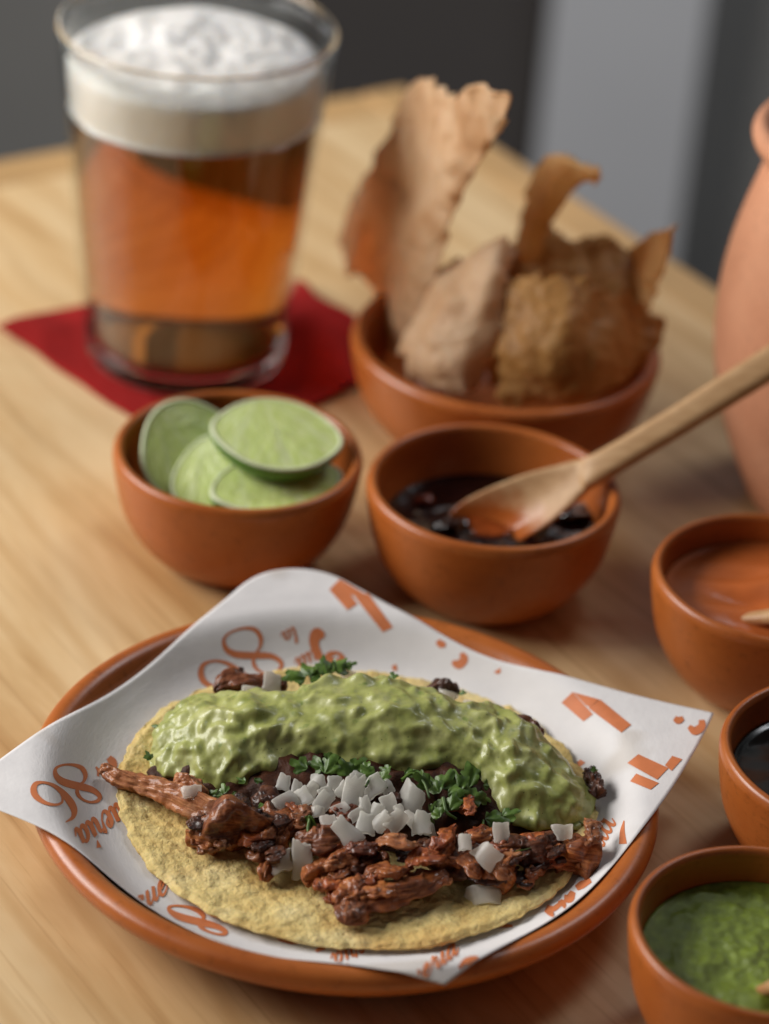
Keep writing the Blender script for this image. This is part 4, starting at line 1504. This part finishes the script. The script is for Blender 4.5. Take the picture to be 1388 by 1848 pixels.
def make_foam():
    n, na = 70, 120
    a = np.linspace(0, 2 * np.pi, na, endpoint=False)
    rings = []
    for z in (.0952, .0985, .102, .106, .110):
        r = go(z) - .00205
        rings.append(np.stack([r * np.cos(a), r * np.sin(a), 0 * a + z], -1))
    for k in np.linspace(.985, .01, n):
        r = (go(.116) - .0021) * k
        x, y = r * np.cos(a), r * np.sin(a)
        h = .1165 - .0048 * k ** 9 + .0050 * (1 - k ** 2) + .0020 * noise(np.stack([x * 55, y * 55, 0 * x + 2], -1)) * (1 - k ** 6) + .0011 * noise(np.stack([x * 150, y * 150, 0 * x + 6], -1)) * (1 - k ** 6)
        rings.append(np.stack([x, y, h], -1))
    g = np.array(rings) + np.array([GX, GY, G0])
    f = [tuple(reversed(q)) for q in grid_faces(len(g), na, wv=True)]
    f.append(tuple(range(na)))
    return mesh('foam', g.reshape(-1, 3), f, FOAM, beer)


make_foam()

# ------------------------------------------------------------------ clay jar
JAR = [(0, .001), (.030, .0008), (.0345, .002), (.040, .012), (.0475, .030), (.0530, .050), (.0550, .070), (.0540, .088), (.0510, .104), (.0475, .117), (.0460, .123),
       (.0475, .1270), (.0505, .1300), (.0515, .1335), (.0500, .1365), (.0470, .1365), (.0440, .1320), (.0425, .124), (.046, .105), (.050, .08), (.048, .05), (.036, .02), (0, .006)]
jar = lathe('clay_jar', JAR, CLAY_RAW, n=120, res=130, wob=.01, seed=3.3)
jar.location = (.1640, .2010, 0)
tag(jar, 'pale unglazed clay jar with a rolled lip at the photo edge', 'jar')


# ------------------------------------------------------------------ crispy chips
def chip_material(name, c0, c1, c2):
    m, nt, b = material(name)
    v = coords(nt)
    col = ramp(nt, tex(nt, v, 60, 5, .6, .5), [(.28, c0), (.5, c1), (.74, c2)])
    nt.links.new(col, b.inputs['Base Color'])
    b.inputs['Roughness'].default_value = .5
    b.inputs['Specular IOR Level'].default_value = .4
    b.inputs['Subsurface Weight'].default_value = .1
    b.inputs['Subsurface Radius'].default_value = (.003, .0015, .0006)
    bump(nt, b, tex(nt, v, 380, 4), .5, .0008)
    tr = nd(nt, 'ShaderNodeBsdfTranslucent')
    nt.links.new(col, tr.inputs['Color'])
    mx = nd(nt, 'ShaderNodeMixShader')
    mx.inputs[0].default_value = .5
    nt.links.new(b.outputs[0], mx.inputs[1])
    nt.links.new(tr.outputs[0], mx.inputs[2])
    nt.links.new(mx.outputs[0], nt.nodes['Material Output'].inputs['Surface'])
    return m


CHIP_PALE = chip_material('pale_crisp', (.68, .42, .22), (.80, .57, .35), (.87, .70, .50))
CHIP = chip_material('golden_crisp', (.70, .40, .15), (.82, .54, .24), (.87, .64, .34))
CHIP_BROWN = chip_material('brown_crisp', (.40, .18, .045), (.58, .31, .095), (.74, .47, .20))


def chip(ctrl, mat, label, seed, th=.0011, amp=.0020, lean=.00016):
    """A puffed, curled crisp; control rows of (photo x, photo y, depth)."""
    xm = np.mean([p[0] for row in ctrl for p in row])
    c = [[Q(p[0], p[1], p[2] + (xm - p[0]) * lean) for p in row] for row in ctrl]     # each leans to face the window a little
    g = surf(c, 90, 70)
    n = grid_normals(g)
    h = .0014 * np.maximum(noise(g * 150 + seed * 2), 0) ** 1.5 + amp * noise(g * 70 + seed) + amp * .32 * noise(g * 170 + seed) + .0002 * noise(g * 500 + seed)
    g = g + n * h[..., None]
    i, j = np.meshgrid(np.linspace(0, 1, 90), np.linspace(0, 1, 70), indexing='ij')
    e = np.minimum(np.minimum(i, 1 - i), np.minimum(j, 1 - j))
    rag = (1 - sstep(0, .10, e)) * noise(g * 240 + seed * 2) * .0030
    g[..., 2] += rag
    g[..., 0] += rag * .7
    o = sheet('crispy_chip', g, th * (.45 + .55 * sstep(0, .06, e)), mat)
    return tag(o, label, 'chip', 'crispy chips in the larger bowl')


chip([[(740, 158, 0.2724), (772, 136, 0.2554), (812, 178, 0.2366), (862, 148, 0.2216), (922, 172, 0.2144)],
      [(700, 240, 0.2812), (748, 228, 0.2566), (800, 225, 0.2352), (852, 215, 0.2198), (908, 226, 0.2154)],
      [(650, 335, 0.2902), (705, 322, 0.2621), (760, 312, 0.2400), (812, 310, 0.2256), (852, 318, 0.2238)],
      [(622, 430, 0.2924), (668, 415, 0.2662), (716, 410, 0.2457), (765, 410, 0.2319), (815, 398, 0.2279)],
      [(622, 474, 0.2864), (668, 486, 0.2622), (706, 492, 0.2439), (748, 492, 0.2316), (795, 470, 0.2283)],
      [(672, 520, 0.2654), (690, 540, 0.2534), (706, 556, 0.2399), (732, 562, 0.2312), (768, 545, 0.2282)],
      [(690, 590, 0.2514), (698, 612, 0.2456), (706, 628, 0.2379), (722, 640, 0.2304), (742, 618, 0.2280)]], CHIP_PALE, 'tallest crispy chip, a pale folded sheet standing up nearest the beer', 1.)
chip([[(800, 488, .222), (850, 458, .222), (902, 430, .226), (928, 440, .232)],
      [(762, 548, .208), (820, 530, .206), (880, 518, .208), (914, 530, .216)],
      [(724, 604, .200), (790, 600, .194), (850, 604, .196), (910, 600, .206)],
      [(732, 652, .196), (782, 662, .189), (832, 668, .190), (882, 662, .200)],
      [(762, 690, .195), (800, 704, .190), (838, 714, .190), (858, 706, .196)]], CHIP_PALE, 'broad pale blistered chip leaning on the front of the bowl', 5., lean=.00011)
chip([[(920, 470, .236), (945, 475, .230), (975, 468, .234)], [(934, 420, .238), (960, 418, .231), (990, 415, .237)], [(950, 365, .240), (982, 360, .233), (1015, 372, .240)],
      [(962, 318, .242), (1000, 318, .236), (1030, 348, .243)], [(985, 284, .244), (1022, 296, .238), (1048, 334, .244)], [(1022, 282, .244), (1048, 302, .240), (1066, 328, .244)],
      [(1074, 312, .244), (1082, 318, .243), (1078, 330, .244)]], CHIP, 'narrow golden chip curling over at its tip in the middle', 9., amp=.0010, lean=.00040)
chip([[(918, 460, .258), (980, 424, .262), (1032, 442, .258), (1082, 430, .258), (1142, 458, .252)],
      [(910, 492, .246), (985, 482, .244), (1040, 492, .240), (1100, 482, .242), (1152, 502, .240)],
      [(915, 530, .240), (990, 540, .236), (1050, 545, .232), (1110, 540, .232), (1158, 548, .232)]], CHIP_BROWN, 'dark brown bubbly chip lying behind the front ones', 13., amp=.0040, lean=.00005)
chip([[(903, 516, .206), (962, 498, .204), (1032, 506, .206), (1102, 530, .212), (1186, 560, .224)],
      [(902, 574, .196), (962, 558, .192), (1032, 560, .193), (1102, 582, .202), (1190, 602, .220)],
      [(899, 642, .188), (962, 620, .184), (1032, 626, .185), (1102, 640, .194), (1172, 640, .212)],
      [(902, 704, .186), (962, 692, .183), (1032, 700, .184), (1092, 696, .190), (1140, 680, .204)],
      [(912, 728, .187), (950, 732, .185), (1000, 728, .185), (1050, 718, .188), (1098, 704, .196)]], CHIP_BROWN, 'large brown puffed chip at the front of the bowl', 17., amp=.0024, lean=.00003)
chip([[(1142, 445, .240), (1180, 420, .236), (1219, 406, .238)], [(1140, 485, .236), (1172, 476, .230), (1204, 470, .234)], [(1130, 525, .232), (1152, 532, .226), (1180, 534, .230)],
      [(1122, 570, .228), (1145, 578, .222), (1168, 574, .226)]], CHIP, 'small pointed chip sticking out nearest the jar', 21., amp=.0012, lean=.00040)
chip([[(776, 500, .236), (812, 476, .242), (850, 470, .244)], [(770, 560, .226), (812, 540, .228), (852, 530, .230)], [(760, 620, .214), (800, 610, .214), (850, 600, .216)]], CHIP_BROWN,
     'shaded chip between the tallest chip and the broad pale one', 25., amp=.0012)
chip([[(896, 520, .216), (906, 515, .212), (920, 520, .210)], [(890, 600, .208), (900, 602, .203), (912, 600, .200)], [(880, 690, .200), (894, 694, .196), (905, 696, .194)]], CHIP_BROWN,
     'thin shaded sliver of chip between the two front chips', 29., amp=.0006)
